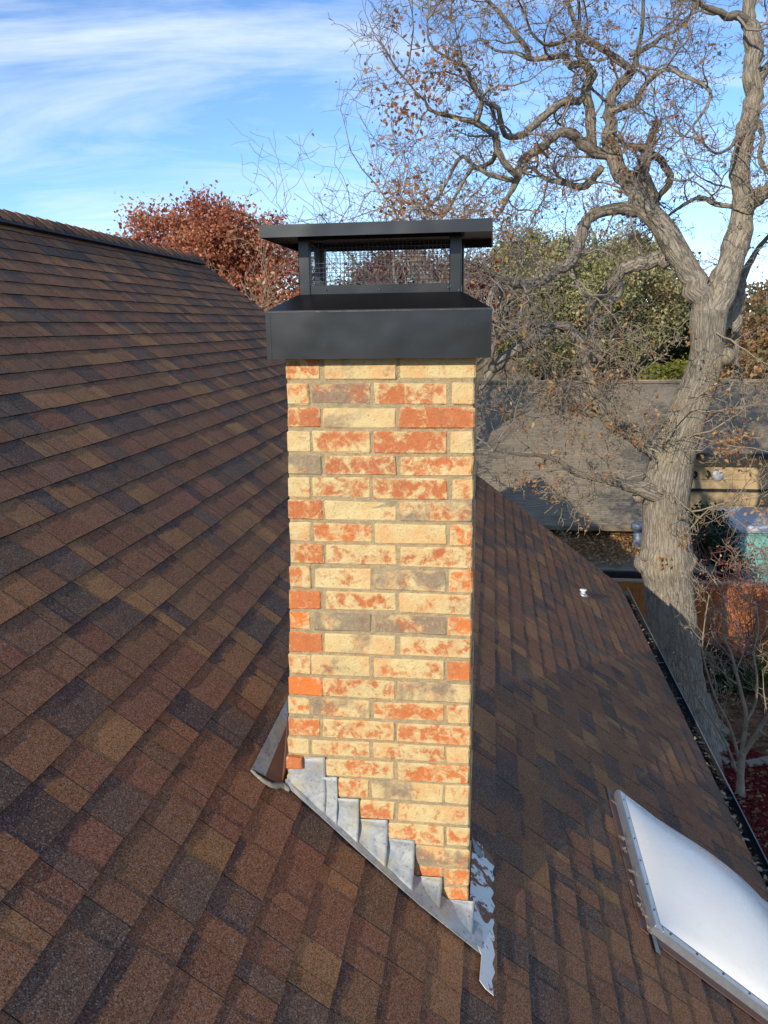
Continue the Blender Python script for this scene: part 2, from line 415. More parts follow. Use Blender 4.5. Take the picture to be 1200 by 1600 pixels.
# ------------------------------------------------------------------ tube builder
class Tubes:
    def __init__(s): s.v = []; s.f = []; s.uv = []
    def add(s, pts, rad, ns=6, wob=0.0, cap=True, rng=None, v0=0.0):
        """pts list of Vectors, rad list"""
        n = len(pts); b = len(s.v)
        up = Vector((0, 0, 1)); L = v0
        t0 = (pts[1] - pts[0]).normalized()
        ref = t0.orthogonal().normalized()
        for i in range(n):
            t = (pts[min(i + 1, n - 1)] - pts[max(i - 1, 0)])
            t = t.normalized() if t.length > 1e-9 else t0
            ref = (ref - t * ref.dot(t))
            ref = ref.normalized() if ref.length > 1e-6 else t.orthogonal().normalized()
            bi = t.cross(ref)
            if i: L += (pts[i] - pts[i - 1]).length
            for k in range(ns):
                a = 2 * math.pi * k / ns
                r = rad[i]
                if wob and rng: r *= 1 + rng.uniform(-wob, wob)
                s.v.append(tuple(pts[i] + (ref * math.cos(a) + bi * math.sin(a)) * r))
            s.uv.append(L)
        for i in range(n - 1):
            for k in range(ns):
                k2 = (k + 1) % ns
                s.f.append((b + i * ns + k, b + i * ns + k2, b + (i + 1) * ns + k2, b + (i + 1) * ns + k,
                            k / ns * 6.283 * rad[n // 3], (k + 1) / ns * 6.283 * rad[n // 3], s.uv[-n + i], s.uv[-n + i + 1], rad[i]))
        if cap:
            for i0, rev in ((0, True), (n - 1, False)):
                q = [b + i0 * ns + k for k in range(ns)]
                s.f.append((tuple(q[::-1] if rev else q),))
    def build(s, name, mat, parent, smooth=True):
        me = bpy.data.meshes.new(name)
        po = Vector((0, 0, 0)); p = parent
        while p is not None: po += p.location; p = p.parent
        V = np.array(s.v) - np.array(po)
        faces = [f[0] if isinstance(f[0], tuple) else f[:4] for f in s.f]
        me.from_pydata(V.tolist(), [], faces)
        uvl = me.uv_layers.new(name='UVMap')
        uv = []
        for f in s.f:
            if isinstance(f[0], tuple): uv += [0.0, 0.0] * len(f[0])
            else:
                _, _, _, _, u0, u1, w0, w1, r = f
                uv += [u0, w0, u1, w0, u1, w1, u0, w1]
        uvl.data.foreach_set('uv', uv)
        if smooth: me.polygons.foreach_set('use_smooth', [True] * len(me.polygons))
        me.materials.append(mat); me.update()
        o = bpy.data.objects.new(name, me); link(o, parent); return o

def catmull(pts, rad, sub=4):
    P, R = [], []
    n = len(pts)
    for i in range(n - 1):
        p0, p1, p2, p3 = pts[max(i - 1, 0)], pts[i], pts[i + 1], pts[min(i + 2, n - 1)]
        for k in range(sub):
            t = k / sub
            P.append(0.5 * ((2 * p1) + (p2 - p0) * t + (2 * p0 - 5 * p1 + 4 * p2 - p3) * t * t + (3 * p1 - p0 - 3 * p2 + p3) * t ** 3))
            R.append(rad[i] * (1 - t) + rad[i + 1] * t)
    P.append(pts[-1]); R.append(rad[-1])
    return P, R
def rv(rng, s=1.0):
    return Vector((rng.gauss(0, 1), rng.gauss(0, 1), rng.gauss(0, 1))) * s
def grow(tb, p, d, length, r, level, rng, tips, gnarl=0.42, up=0.1, kids=(6, 4, 3), ns=(5, 4, 3, 3), minr=0.004, shrink=0.42):
    seg = 7 if level <= 1 else (5 if level == 2 else 3)
    pts, rad = [p.copy()], [r]
    dd = d.normalized(); st = length / seg
    for i in range(seg):
        dd = (dd + rv(rng, gnarl * 0.6) + Vector((0, 0, up * 0.5))).normalized()
        pts.append(pts[-1] + dd * st * rng.uniform(0.8, 1.2))
        rad.append(max(minr, r * (1 - 0.75 * (i + 1) / seg)))
    tb.add(pts, rad, ns[min(level, len(ns) - 1)], cap=False)
    tips.append((pts[-1], level))
    if level <= len(kids):
        nk = kids[level - 1]
        for j in range(nk):
            q = rng.uniform(0.15, 1.0) if j else 1.0
            x = q * seg; i = min(int(x), seg - 1); f_ = x - i
            pp = pts[i].lerp(pts[i + 1], f_); t = (pts[i + 1] - pts[i]).normalized()
            side = rv(rng); side = (side - t * side.dot(t)).normalized()
            grow(tb, pp, t * rng.uniform(0.3, 0.9) + side, length * rng.uniform(shrink * 0.7, shrink * 1.3), max(minr, rad[i] * 0.6), level + 1, rng, tips, gnarl, up, kids, ns, minr, shrink)
# ------------------------------------------------------------------ our house: roof plane frame
SL = 0.77; Z0 = -1.94 + H
TH = math.atan(SL); CT, ST = math.cos(TH), math.sin(TH)
XE, XR = 1.615, -3.57                       # eave and ridge lines
ZE = Z0 - SL * XE; ZR = Z0 - SL * XR
YG, YB = 9.60, -3.2                         # far gable, near gable (behind the camera)
UV_ = Vector((0, 1, 0)); VV_ = Vector((-CT, 0, ST)); NV_ = Vector((ST, 0, CT))
VMAX = (XE - XR) / CT
def S(u, v, n=0.0): return Vector((XE, 0, ZE)) + UV_ * u + VV_ * v + NV_ * n
def onroof(px, py, n=0.0):
    d = Vector(ray(px, py)); o = Vector((0, 0, H)); p0 = S(0, 0, n)
    return o + d * ((p0 - o).dot(NV_) / d.dot(NV_))
def roof_uv(p):
    q = Vector(p) - Vector((XE, 0, ZE)); return q.dot(UV_), q.dot(VV_)
SLOPE_M = Matrix((UV_, VV_, NV_)).transposed().to_4x4()

house = thing('house', 'house with brown laminated shingle roof falling from ridge vent to dark gutter', 'house', (XR, 3.0, 0))
XL = 2 * XR - XE
dk = []
dk.append(prism([S(YB, 0, -0.004), S(YG, 0, -0.004), S(YG, VMAX, -0.004), S(YB, VMAX, -0.004)], -NV_, 0.05))
nl = Vector((-ST, 0, CT))
lp = [Vector((XL, YB, ZE)), Vector((XL, YG, ZE)), Vector((XR, YG, ZR)), Vector((XR, YB, ZR))]
dk.append(prism([p - nl * 0.004 - Vector((0.002, 0, 0)) for p in lp], -nl, 0.05))
roof = mesh_obj('roof', *join(dk), M['deck'], house)
# walls under it
for y in (YB + 0.35, YG - 0.35):
    poly = [(XL + 0.4, y, 0), (XE - 0.4, y, 0), (XE - 0.4, y, ZE + 0.2), (XR, y, ZR - 0.12), (XL + 0.4, y, ZE + 0.2)]
    mesh_obj('gable_wall', *prism(poly, (0, 1, 0), 0.12), M['wall'], house)
for x in (XL + 0.4, XE - 0.52):
    mesh_obj('side_wall', *box_vf(x, x + 0.12, YB + 0.48, YG - 0.355, 0, ZE + 0.2), M['wall'], house)
mesh_obj('soffit', *box_vf(XE - 0.40, XE - 0.03, YB, YG - 0.01, ZE - 0.13, ZE - 0.11), M['brownmetal'], house)
mesh_obj('fascia', *box_vf(XE - 0.027, XE - 0.003, YB, YG, ZE - 0.17, ZE - 0.045), M['brownmetal'], house)

# chimney footprint, used to leave shingles out
CXL, CXR, CY0, CY1 = -0.60, -0.047, 2.2145, 2.568
# --- shingles: individual tabs
EXPO = 0.132; LT = 0.160
PAL = [(0.275, 0.124, 0.062), (0.365, 0.170, 0.072), (0.160, 0.098, 0.068), (0.265, 0.113, 0.062), (0.230, 0.114, 0.064), (0.132, 0.082, 0.062)]
PW = [0.25, 0.17, 0.17, 0.20, 0.13, 0.08]
srng = random.Random(42)
tabs = []
ncourse = int(VMAX / EXPO)
for i in range(ncourse):
    v0 = i * EXPO + 0.004
    u = -1.6 - srng.uniform(0, 0.3); hi = srng.random() < 0.5
    prev = None
    while u < YG + 0.01:
        wd = srng.choice([0.06, 0.08, 0.10, 0.13, 0.16, 0.19, 0.22]) * srng.uniform(0.95, 1.05)
        wq = round(wd / 0.01) * 0.01
        if u + wq > YG + 0.02: wq = max(0.04, round((YG + 0.02 - u) / 0.01) * 0.01)
        k = srng.choices(range(len(PAL)), PW)[0]
        if prev is not None and srng.random() < 0.22: k = prev
        prev = k
        j = srng.uniform(0.90, 1.10)
        col = tuple(c * j * srng.uniform(0.96, 1.04) for c in PAL[k])
        al = srng.choice([0.05, 0.15, 0.3, 0.45, 0.7, 0.95]) if k not in (2, 5) else 0.2
        tabs.append([u + wq / 2, v0 + srng.uniform(-0.0015, 0.0015), wq, hi, col, al])
        u += wq; hi = not hi if srng.random() < 0.92 else hi
def hit_chimney(u, v):
    p = S(u, v + 0.06); return CXL - 0.02 < p.x < CXR - 0.02 and CY0 + 0.03 < p.y < CY1 - 0.02
tabs = [t for t in tabs if not hit_chimney(t[0], t[1])]
def tab_geo(wq, hi):
    t = 0.0062 if hi else 0.0040; h = wq / 2 - 0.0007
    z0b, z0t, z1b, z1t = 0.0008, 0.0042 + t, -0.003, 0.0012 + t * 0.25
    v = [(-h, 0, z0b), (h, 0, z0b), (h, LT, z1b), (-h, LT, z1b), (-h, 0, z0t), (h, 0, z0t), (h, LT, z1t), (-h, LT, z1t)]
    f = [(4, 5, 6, 7), (0, 1, 5, 4), (1, 2, 6, 5), (2, 3, 7, 6), (3, 0, 4, 7), (0, 3, 2, 1)]
    return v, f
def tab_uv(me):
    ul = me.uv_layers.new(name='UVMap')
    for lp_ in me.loops:
        co = me.vertices[lp_.vertex_index].co
        ul.data[lp_.index].uv = (co.x, co.y / EXPO)
# the 300 that show largest
def score(t):
    p = S(t[0], t[1] + 0.07); px, py, d = project(p)
    if d < 0.2 or not (-30 < px < 1230 and -30 < py < 1630): return 0
    if 415 < px < 740 and 480 < py < 1180: return 0
    vd = (Vector((0, 0, H)) - p); c = abs(vd.normalized().dot(NV_))
    return t[2] * EXPO * c / d ** 2
order = sorted(range(len(tabs)), key=lambda i: -score(tabs[i]))
near = set(order[:300])
cache = {}
for i in sorted(near):
    u, v, wq, hi, col, al = tabs[i]
    key = (wq, hi)
    if key not in cache:
        me = bpy.data.meshes.new('shingle'); vv, ff = tab_geo(wq, hi); me.from_pydata(vv, [], ff); tab_uv(me)
        me.materials.append(M['shingle']); me.materials.append(M['edge'])
        for pl_ in me.polygons: pl_.material_index = 0 if pl_.index == 0 else 1
        cache[key] = me
    o = bpy.data.objects.new('shingle', cache[key]); link(o, roof)
    o.matrix_world = Matrix.Translation(S(u, v) - house.location) @ SLOPE_M
    o.color = (*col, al)
fv, ff, fc, fuv = [], [], [], []
for i, t in enumerate(tabs):
    if i in near: continue
    u, v, wq, hi, col, al = t
    vv, f_ = tab_geo(wq, hi); b = len(fv)
    for q in vv: fv.append(tuple(S(u + q[0], v + q[1], q[2])))
    for q in f_[:5]:
        ff.append(tuple(b + k for k in q)); fc += [(*col, al)] * 4
        for k in q: fuv += [vv[k][0], vv[k][1] / EXPO]
o = mesh_obj('shingle_field', fv, ff, M['shingle_far'], roof); o['kind'] = 'stuff'
o.data.materials.append(M['edge']); o.data.polygons.foreach_set('material_index', [0 if i % 5 == 0 else 1 for i in range(len(o.data.polygons))])
a = o.data.color_attributes.new('col', 'FLOAT_COLOR', 'CORNER'); a.data.foreach_set('color', np.array(fc).ravel())
o.data.uv_layers.new(name='UVMap').data.foreach_set('uv', fuv)

# ridge vent and caps
rvp = []
for sgn in (1, -1):
    vd = Vector((sgn * CT, 0, -ST)); nd = Vector((sgn * ST, 0, CT)); top = Vector((XR, 0, ZR))
    a0 = top + nd * 0.012; a1 = top + vd * 0.15 + nd * 0.014; a2 = top + vd * 0.165 + nd * 0.044; a3 = top + nd * 0.052
    poly = [a0, a1, a2, a3]
    rvp.append(prism([p + Vector((0, -1.5, 0)) for p in poly], (0, 1, 0), YG - 0.15 + 1.5))
mesh_obj('ridge_vent', *join(rvp), M['vent'], roof)
crng = random.Random(5)
y = 2.2
while y < YG + 0.02:
    V, Fc = [], []
    h0 = 0.060 if y < YG - 0.2 else 0.04
    for sgn in (1, -1):
        vd = Vector((sgn * CT, 0, -ST)); nd = Vector((sgn * ST, 0, CT)); top = Vector((XR, 0, ZR))
        pts = []
        for (yy, hh) in ((y, h0), (y + 0.19, h0 - 0.012)):
            for (d_, t_) in ((0.0, 0.0), (0.13, 0.0), (0.13, 0.006), (0.0, 0.006)):
                pts.append(top + vd * d_ + nd * (hh + t_ - 0.014 * d_ / 0.13) + Vector((0, yy, 0)))
        b = len(V); V += pts
        q = [(0, 1, 2, 3), (7, 6, 5, 4), (1, 5, 6, 2), (3, 2, 6, 7), (0, 4, 5, 1)]
        Fc += [tuple(b + k for k in z) for z in q]
    oc = mesh_obj('ridge_cap', V, Fc, M['shingle'], roof, origin=(XR, y, ZR))
    c = crng.choices(PAL, PW)[0]; j = crng.uniform(0.9, 1.2); oc.color = (*(k * j for k in c), 0.3)
    y += 0.143
# rake drip edge
mesh_obj('drip_edge', *prism([S(YG + 0.004, -0.01, -0.06), S(YG + 0.004, VMAX - 0.02, -0.06), S(YG + 0.004, VMAX - 0.02, 0.0), S(YG + 0.004, -0.01, 0.0)], (0, 1, 0), 0.012), M['gutter'], house)

# gutter: K profile trough, bright front lip
gt = ZE - 0.012
prof = [(XE - 0.001, gt - 0.005), (XE - 0.001, gt - 0.115), (XE + 0.055, gt - 0.115), (XE + 0.065, gt - 0.075), (XE + 0.088, gt - 0.045), (XE + 0.091, gt - 0.003),
        (XE + 0.088, gt - 0.003), (XE + 0.085, gt - 0.044), (XE + 0.062, gt - 0.074), (XE + 0.053, gt - 0.112), (XE + 0.002, gt - 0.112), (XE + 0.002, gt - 0.005)]
gut = mesh_obj('gutter', *prism([(x, YB, z) for x, z in prof], (0, 1, 0), YG - YB), M['gutter'], house)
lipv = []
yy = YB; lr = random.Random(3)
segs = [(YB, 3.0), (3.0, 6.1), (6.1, YG)]
for a_, b_ in segs:
    lipv.append(box_vf(XE + 0.0885, XE + 0.096, a_, b_ - 0.01, gt - 0.009, gt + 0.0015))
mesh_obj('gutter_lip', *join(lipv), M['gutterlip'], gut)
for yy in np.arange(0.6, 9.3, 0.75):
    mesh_obj('gutter_hanger', *box_vf(XE + 0.0, XE + 0.088, yy, yy + 0.02, gt - 0.02, gt - 0.014), M['gutter'], gut)
rs = np.random.RandomState(4)
n = 4200
pts = np.stack([XE + 0.006 + 0.072 * rs.beta(1.4, 1.8, n), rs.uniform(0.5, 9.35, n), gt - 0.05 + rs.uniform(-0.05, 0.035, n)], 1)
o = leaves_obj('gutter_leaves', pts, rs.uniform(0.02, 0.045, n), pick_cols(n, [(0.09, 0.08, 0.07), (0.13, 0.10, 0.075), (0.06, 0.058, 0.055), (0.22, 0.15, 0.09), (0.09, 0.08, 0.07)], rs), house, rs, 0.5); o['kind'] = 'stuff'
n = 80; uu = np.concatenate([rs.uniform(3.9, 5.2, 50), rs.uniform(1, 9.2, 30)])
pts = np.array([tuple(S(u_, rs.uniform(-0.02, 0.03) + 0.0, 0.02)) for u_ in uu])
o = leaves_obj('eave_leaves', pts, rs.uniform(0.025, 0.05, n), pick_cols(n, [(0.50, 0.36, 0.22), (0.35, 0.22, 0.12), (0.6, 0.47, 0.32)], rs), house, rs, 0.4); o['kind'] = 'stuff'

# ------------------------------------------------------------------ chimney
chim = thing('chimney', 'tall narrow chimney of mottled buff and red brick with stepped metal flashing', 'chimney', ((CXL + CXR) / 2, (CY0 + CY1) / 2, Z0 - 0.3))
def xl(z):
    z = z - H
    if z > -0.674: return -0.581 + (-0.0137) * ((-0.096 - z) / 0.578)
    return -0.5947 - 0.0356 * ((-0.674 - z) / 0.687)
rows_px = [594, 633, 669.8, 708.3, 743.5, 780, 815, 850, 885, 923, 957, 990, 1025, 1060, 1093, 1125, 1158, 1187, 1218, 1250, 1282, 1315, 1347, 1375, 1406, 1440, 1475]
rz = [at(600, q, CY0).z for q in rows_px]
ztop = H + 0.02
zbot = Z0 - 0.45
cv = []
ins = 0.0035
for z in (zbot, -0.674 + H, ztop):
    cv += [(xl(z) + ins, CY0 + ins, z), (CXR - ins, CY0 + ins, z), (CXR - ins, CY1 - ins, z), (xl(z) + ins, CY1 - ins, z)]
cf = [(3, 2, 1, 0), (8, 9, 10, 11)]
for l in (0, 4):
    for k in range(4): cf.append((l + k, l + (k + 1) % 4, l + 4 + (k + 1) % 4, l + 4 + k))
mesh_obj('mortar_core', cv, cf, M['mortar'], chim)
spec = [
    [(.62, 0, .3), (.12, .45, 0), (.15, .05, 0)],
    [(.50, 0, .5), (.75, .72, 0), (.62, 0, .1), (.02, 0, 0)],
    [(.80, .1, 0), (.02, .55, 0), (.95, 0, .15)],
    [(.18, 0, .2), (.60, 0, .1), (.70, 0, .1), (.25, 0, .4)],
    [(.25, .80, 0), (.72, .2, 0), (.62, .1, .2)],
    [(.18, .1, .2), (.60, 0, .1), (.70, 0, .1), (.42, .1, .3)],
    [(.80, 0, .1), (.15, .1, .2), (.45, .75, 0)],
    [(.15, .1, .2), (.62, 0, .3), (.12, .15, .2), (.68, 0, .6)],
    [(.72, 0, .2), (.48, .1, .1), (.48, .35, .1)],
    [(.62, .1, .5), (.26, .15, .1), (.45, .78, 0), (.65, 0, .7)],
    [(1.0, 0, .35), (.50, .1, .2), (.50, .15, .2)],
    [(.70, 0, .8), (.30, .85, 0), (.45, .82, 0), (.62, 0, .8)],
    [(1.0, 0, .25), (.12, .55, 0), (.45, .2, .2)],
    [(.48, .1, .4), (.18, .4, 0), (.45, .2, .2), (.75, 0, .6)],
    [(1.1, 0, .9), (.52, .1, .2), (.30, .62, .2)],
    [(.50, .1, .7), (.40, .75, .1), (.58, 0, .4), (.42, 0, .4)],
    [(.70, 0, .4), (.50, .1, .2), (.64, 0, .3)],
    [(.30, .1, .3), (.42, .2, .2), (.45, .15, .2), (.20, .05, .2)],
    [(.6, 0, .3), (.55, .2, .3), (.65, 0, .5)],
    [(.5, .2, .3), (.62, .1, .4), (.25, .55, .1), (.30, 0, .4)],
    [(.5, .2, .3), (.65, 0, .3), (.28, .5, .2)],
    [(.4, .2, .3), (.4, .3, .2), (.50, .1, .4), (.45, .1, .4)],
    [(.4, .4, .2), (.4, .4, .2), (.45, .62, .3)],
    [(.5, .2, .3), (.5, .2, .3), (.85, 0, .4), (.65, 0, .6)],
    [(.5, .2, .3), (.5, .2, .3), (.62, .05, .7)],
]
brng = random.Random(21)
def brick(x0, x1, y0, y1, z0, z1, par, name='brick', bev=0.0042):
    c = Vector(((x0 + x1) / 2, (y0 + y1) / 2, (z0 + z1) / 2))
    v, f = box_vf(x0, x1, y0, y1, z0, z1)
    v = [tuple(p[i] + brng.uniform(-0.0024, 0.0024) for i in range(3)) for p in v]
    o = bevel_obj(name, v, f, M['brick'], chim, bev, 1, origin=c)
    for vt in o.data.vertices: vt.co += Vector([brng.uniform(-.0011, .0011) for _ in range(3)])
    o.color = (*par, 1.0); return o
ODD = [(0, .188), (.200, .597), (.608, 1)]; EVEN = [(0, .124), (.136, .460), (.470, .866), (.877, 1)]
prevz = H - 0.0915 + 0.02
MJ = 0.0068
for r, zb in enumerate(rz):
    zt = prevz - (MJ if r else 0); prevz = zb
    lay = ODD if r % 2 == 0 else EVEN
    L = xl((zt + zb) / 2); Wd = CXR - L
    z0b, z1b = zb + 0.0005, zt
    for k, (a_, b_) in enumerate(lay):
        ja = 0 if a_ == 0 else brng.uniform(-.004, .006); jb = 0 if b_ == 1 else brng.uniform(-.006, .004)
        x0, x1 = L + (a_ + ja) * Wd, L + (b_ + jb) * Wd
        if zt < Z0 - SL * x0 - 0.05 and zt < Z0 - SL * x1 - 0.05: continue
        par = spec[r][k] if r < len(spec) and k < len(spec[r]) else (.5, .2, .3)
        dy = brng.uniform(-0.0025, 0.002); ex = brng.uniform(-0.002, 0.0015)
        brick(x0 - (ex if a_ == 0 else 0), x1 + (ex if b_ == 1 else 0), CY0 + dy, CY0 + 0.09, z0b, z1b, par)
        if z1b > Z0 - SL * L - 0.12:      # rear face
            brick(x0, x1, CY1 - 0.09, CY1 + dy, z0b, z1b, (brng.uniform(.1, .8), brng.choice([0, .2, .6]), .2))
    for xa, xb in ((CXR - 0.09, CXR), (L, L + 0.09)):
        if zt < Z0 - SL * (xb if xb == CXR else xa) - 0.03: continue
        brick(xa + brng.uniform(-.002, .002), xb + brng.uniform(-.002, .002), CY0 + 0.1, CY1 - 0.1, z0b, z1b, (brng.uniform(.3, .9), brng.choice([0, .2, .7]), .1))
# loose half brick at the upslope corner, above the flashing
pa, pb = at(447, 1185, CY0 - 0.02), at(472, 1204, CY0 - 0.02)
o = brick(pa.x, pb.x, CY0 - 0.02, CY0 + 0.03, pb.z, pa.z, (.95, 0, .3), 'brick', 0.004)
o['label'] = 'short red brick end sticking out above the flashing'

# step flashing on the front face
def roofz(x): return Z0 - SL * x
steps = [((452, 1206), (479, 1183), (505, 1183)), ((503, 1214), (524, 1214)), ((521, 1247), (558, 1248)), ((555, 1279), (603, 1281)), ((599, 1309), (645, 1313)), ((640, 1368), (688, 1371)), ((684, 1404), (738, 1408))]
for i, s_ in enumerate(steps):
    yf = CY0 - 0.0045 - 0.0012 * (i % 3)
    tp = [at(q[0], q[1], yf) for q in s_]
    xa, xb = tp[0].x, tp[-1].x
    if i == 0: xa = -0.628
    fl_ = 0.80 if i < 5 else 0.62
    def foot(xv):
        yo = 2.212 - 0.135 * max(0, min(1, (xv + 0.63) / 0.62))
        return Vector((xv, yf + (yo - CY0) * fl_ - 0.0012 * (i % 2), Z0 - SL * xv + 0.019))
    top = [at(447, 1206, yf)] + tp[1:] if i == 0 else tp
    tx = [p.x for p in top]; nx, nz = 12, 8; V, Fc = [], []
    for a in range(nx + 1):
        xv = xa + (xb + 0.006 - xa) * a / nx
        zt_ = float(np.interp(xv, tx, [p.z for p in top])); ft = foot(xv)
        for b in range(nz + 1):
            q = b / nz; bend = max(0.0, (q - 0.3) / 0.7) ** 1.5
            wv = 0.0015 * math.sin(xv * 60 + i * 2 + q * 5) * q
            V.append((xv, yf + (ft.y - yf) * bend + wv, zt_ + (ft.z - zt_) * q))
    for a in range(nx):
        for b in range(nz):
            k_ = a * (nz + 1) + b; Fc.append((k_, k_ + 1, k_ + nz + 2, k_ + nz + 1))
    o = mesh_obj('step_flashing', V, Fc, M['galv'], chim, True)
    sd = o.modifiers.new('thickness', 'SOLIDIFY'); sd.thickness = 0.0016; sd.offset = 0
# roof leg of the step flashing: folded strip pieces along the slope
fe = [(445, 1226), (500, 1275), (560, 1330), (610, 1374), (655, 1414), (700, 1450), (750, 1490)]
for i in range(len(fe) - 1):
    a_, b_ = onroof(*fe[i], 0.0155), onroof(*fe[i + 1], 0.0155)
    b_ = b_ + (b_ - a_) * 0.06
    n0 = 0.0155 + 0.0013 * (i % 2)
    def face_at(p, yv):
        return Vector((p.x, yv - 0.001 * (i % 2), Z0 - SL * p.x + 0.032))
    poly = [a_, b_, face_at(b_, CY0 - 0.009), face_at(a_, CY0 - 0.009)]
    mesh_obj('step_flashing_leg', *prism(poly, NV_, 0.0016), M['galv'], chim)
# upslope back pan: strip, brown saddle and sealant bead
mesh_obj('back_pan', *prism([onroof(q[0], q[1], 0.013) for q in ((393, 1201), (414, 1213), (449, 1130), (449, 1092))], NV_, 0.002), M['galv'], chim)
sv = [onroof(414, 1213, 0.0145), onroof(440, 1226, 0.016), Vector((xl(Z0 + .35) - 0.003, CY0 + 0.02, Z0 - SL * -0.63 + 0.05)), Vector((xl(Z0 + .35) - 0.003, CY1, Z0 - SL * -0.63 + 0.05)), onroof(449, 1118, 0.0145)]
mesh_obj('back_pan_saddle', sv + [p - Vector((0, 0, 0.03)) for p in sv], [(0, 1, 2, 3, 4), (9, 8, 7, 6, 5), (0, 5, 6, 1), (1, 6, 7, 2), (2, 7, 8, 3), (3, 8, 9, 4), (4, 9, 5, 0)], M['brownmetal'], chim)
tb = Tubes(); bd = [onroof(x, y_, 0.012) for x, y_ in ((392, 1203), (402, 1212), (413, 1221), (427, 1228), (443, 1228), (452, 1236))]
p_, r_ = catmull(bd, [0.004, 0.006, 0.007, 0.009, 0.010, 0.005], 4); tb.add(p_, r_, 7, 0.25, True, random.Random(2)); tb.build('sealant_bead', M['sealant'], chim)
# downslope apron with ragged, rusting edge
apx = [(732, 1446), (738, 1312), (746, 1316), (757, 1326), (769, 1340), (773, 1352), (769, 1362), (772, 1374), (768, 1384), (771, 1396), (767, 1404), (773, 1416), (769, 1428), (772, 1442), (769, 1452), (773, 1466), (770, 1478), (773, 1492), (769, 1506), (773, 1520), (768, 1532), (771, 1556), (758, 1545), (749, 1532), (751, 1508), (752, 1492), (742, 1470)]
ap = [onroof(x, y_, 0.0175) for x, y_ in apx]
mesh_obj('apron_flashing', *prism(ap, NV_, 0.0015), M['rust'], chim)
fl = [onroof(737, 1308, 0.03), onroof(743, 1318, 0.03), onroof(757, 1337, 0.028), onroof(752, 1341, 0.02), onroof(741, 1330, 0.02)]
mesh_obj('bent_flap', *prism(fl, NV_, 0.0015), M['galv'], chim)
# upright leg of the apron against the side bricks
mesh_obj('apron_upstand', *prism([Vector((CXR + 0.003, CY0 - 0.004, roofz(CXR) + 0.0)), Vector((CXR + 0.003, CY1, roofz(CXR) + 0.0)), Vector((CXR + 0.003, CY1, roofz(CXR) + 0.085)), Vector((CXR + 0.003, CY0 - 0.004, roofz(CXR) + 0.06))], (1, 0, 0), 0.0012), M['brownmetal'], chim)

# ------------------------------------------------------------------ chimney cap
SX0, SX1, SY0, SY1 = -0.620, -0.003, 2.165, 2.616
capc = Vector(((SX0 + SX1) / 2, (SY0 + SY1) / 2, H - 0.088))
zs0, zs1, zs2 = H - 0.088, H + 0.0415, H + 0.088
BX0, BX1, BY0, BY1 = -0.546, -0.089, 2.268, 2.505
outer = [(SX0, SY0), (SX1, SY0), (SX1, SY1), (SX0, SY1)]; inner = [(BX0 - .004, BY0 - .004), (BX1 + .004, BY0 - .004), (BX1 + .004, BY1 + .004), (BX0 - .004, BY1 + .004)]
sv = [(x, y_, zs0) for x, y_ in outer] + [(x, y_, zs1) for x, y_ in outer] + [(x, y_, zs2) for x, y_ in inner]
t_ = 0.003
ii = [(x + t_ * (1 if x < -.3 else -1), y_ + t_ * (1 if y_ < 2.4 else -1)) for x, y_ in outer]
sv += [(x, y_, zs0) for x, y_ in ii] + [(x, y_, zs1 - 0.003) for x, y_ in ii]
sf = [(8, 9, 10, 11), (16, 19, 18, 17)]
for k in range(4):
    j = (k + 1) % 4
    sf += [(k, j, 4 + j, 4 + k), (4 + k, 4 + j, 8 + j, 8 + k), (12 + j, 12 + k, 16 + k, 16 + j), (j, k, 12 + k, 12 + j)]
o = cap = mesh_obj('cap', sv, sf, M['black'], chim, origin=capc); cap['label'] = 'black metal chimney cap with flat lid, four posts and wire mesh'
bm = bmesh.new(); bm.from_mesh(o.data)
eds = [e for e in bm.edges if all(v.co.z + H - 0.088 > H + 0.03 for v in e.verts) and e.calc_length() > 0.05]
bmesh.ops.bevel(bm, geom=eds, offset=0.003, segments=2, affect='EDGES'); bmesh.ops.recalc_face_normals(bm, faces=bm.faces)
bm.to_mesh(o.data); bm.free()
for (x0_, x1_, y0_, y1_) in ((SX0 - .0012, SX1 + .0012, SY0 - .0016, SY0 - .0002), (SX1 + .0002, SX1 + .0016, SY0, SY1), (SX0 - .0016, SX0 - .0002, SY0, SY1)):
    mesh_obj('hem_highlight', *box_vf(x0_, x1_, y0_, y1_, zs1 - 0.0045, zs1 - 0.0008), M['gutter'], cap)  # folded skirt edge; its lighter grey paints in the thin edge highlight
for x_ in (SX0 + 0.012, SX1 - 0.014):
    mesh_obj('corner_seam', *box_vf(x_, x_ + 0.0025, SY0 - .0011, SY0 - .0002, zs0 + 0.002, zs1 - 0.006), M['black'], cap)
# posts
for (xa, ya) in ((BX0, BY0), (BX1 - 0.032, BY0), (BX0, BY1 - 0.03), (BX1 - 0.032, BY1 - 0.03)):
    bevel_obj('post', *box_vf(xa, xa + 0.032, ya, ya + 0.03, zs2 - 0.004, H + 0.247), M['black'], cap, 0.002, 1)
# rails
for z0_, z1_, nm in ((zs2 + 0.0005, zs2 + 0.024, 'lower_rail'), (H + 0.234, H + 0.2455, 'upper_rail')):
    for ya in (BY0 + 0.004, BY1 - 0.012):
        mesh_obj(nm, *box_vf(BX0 + 0.032, BX1 - 0.032, ya, ya + 0.008, z0_, z1_), M['black'], cap)
    for xa in (BX0 + 0.004, BX1 - 0.012):
        mesh_obj(nm, *box_vf(xa, xa + 0.008, BY0 + 0.03, BY1 - 0.03, z0_, z1_), M['black'], cap)
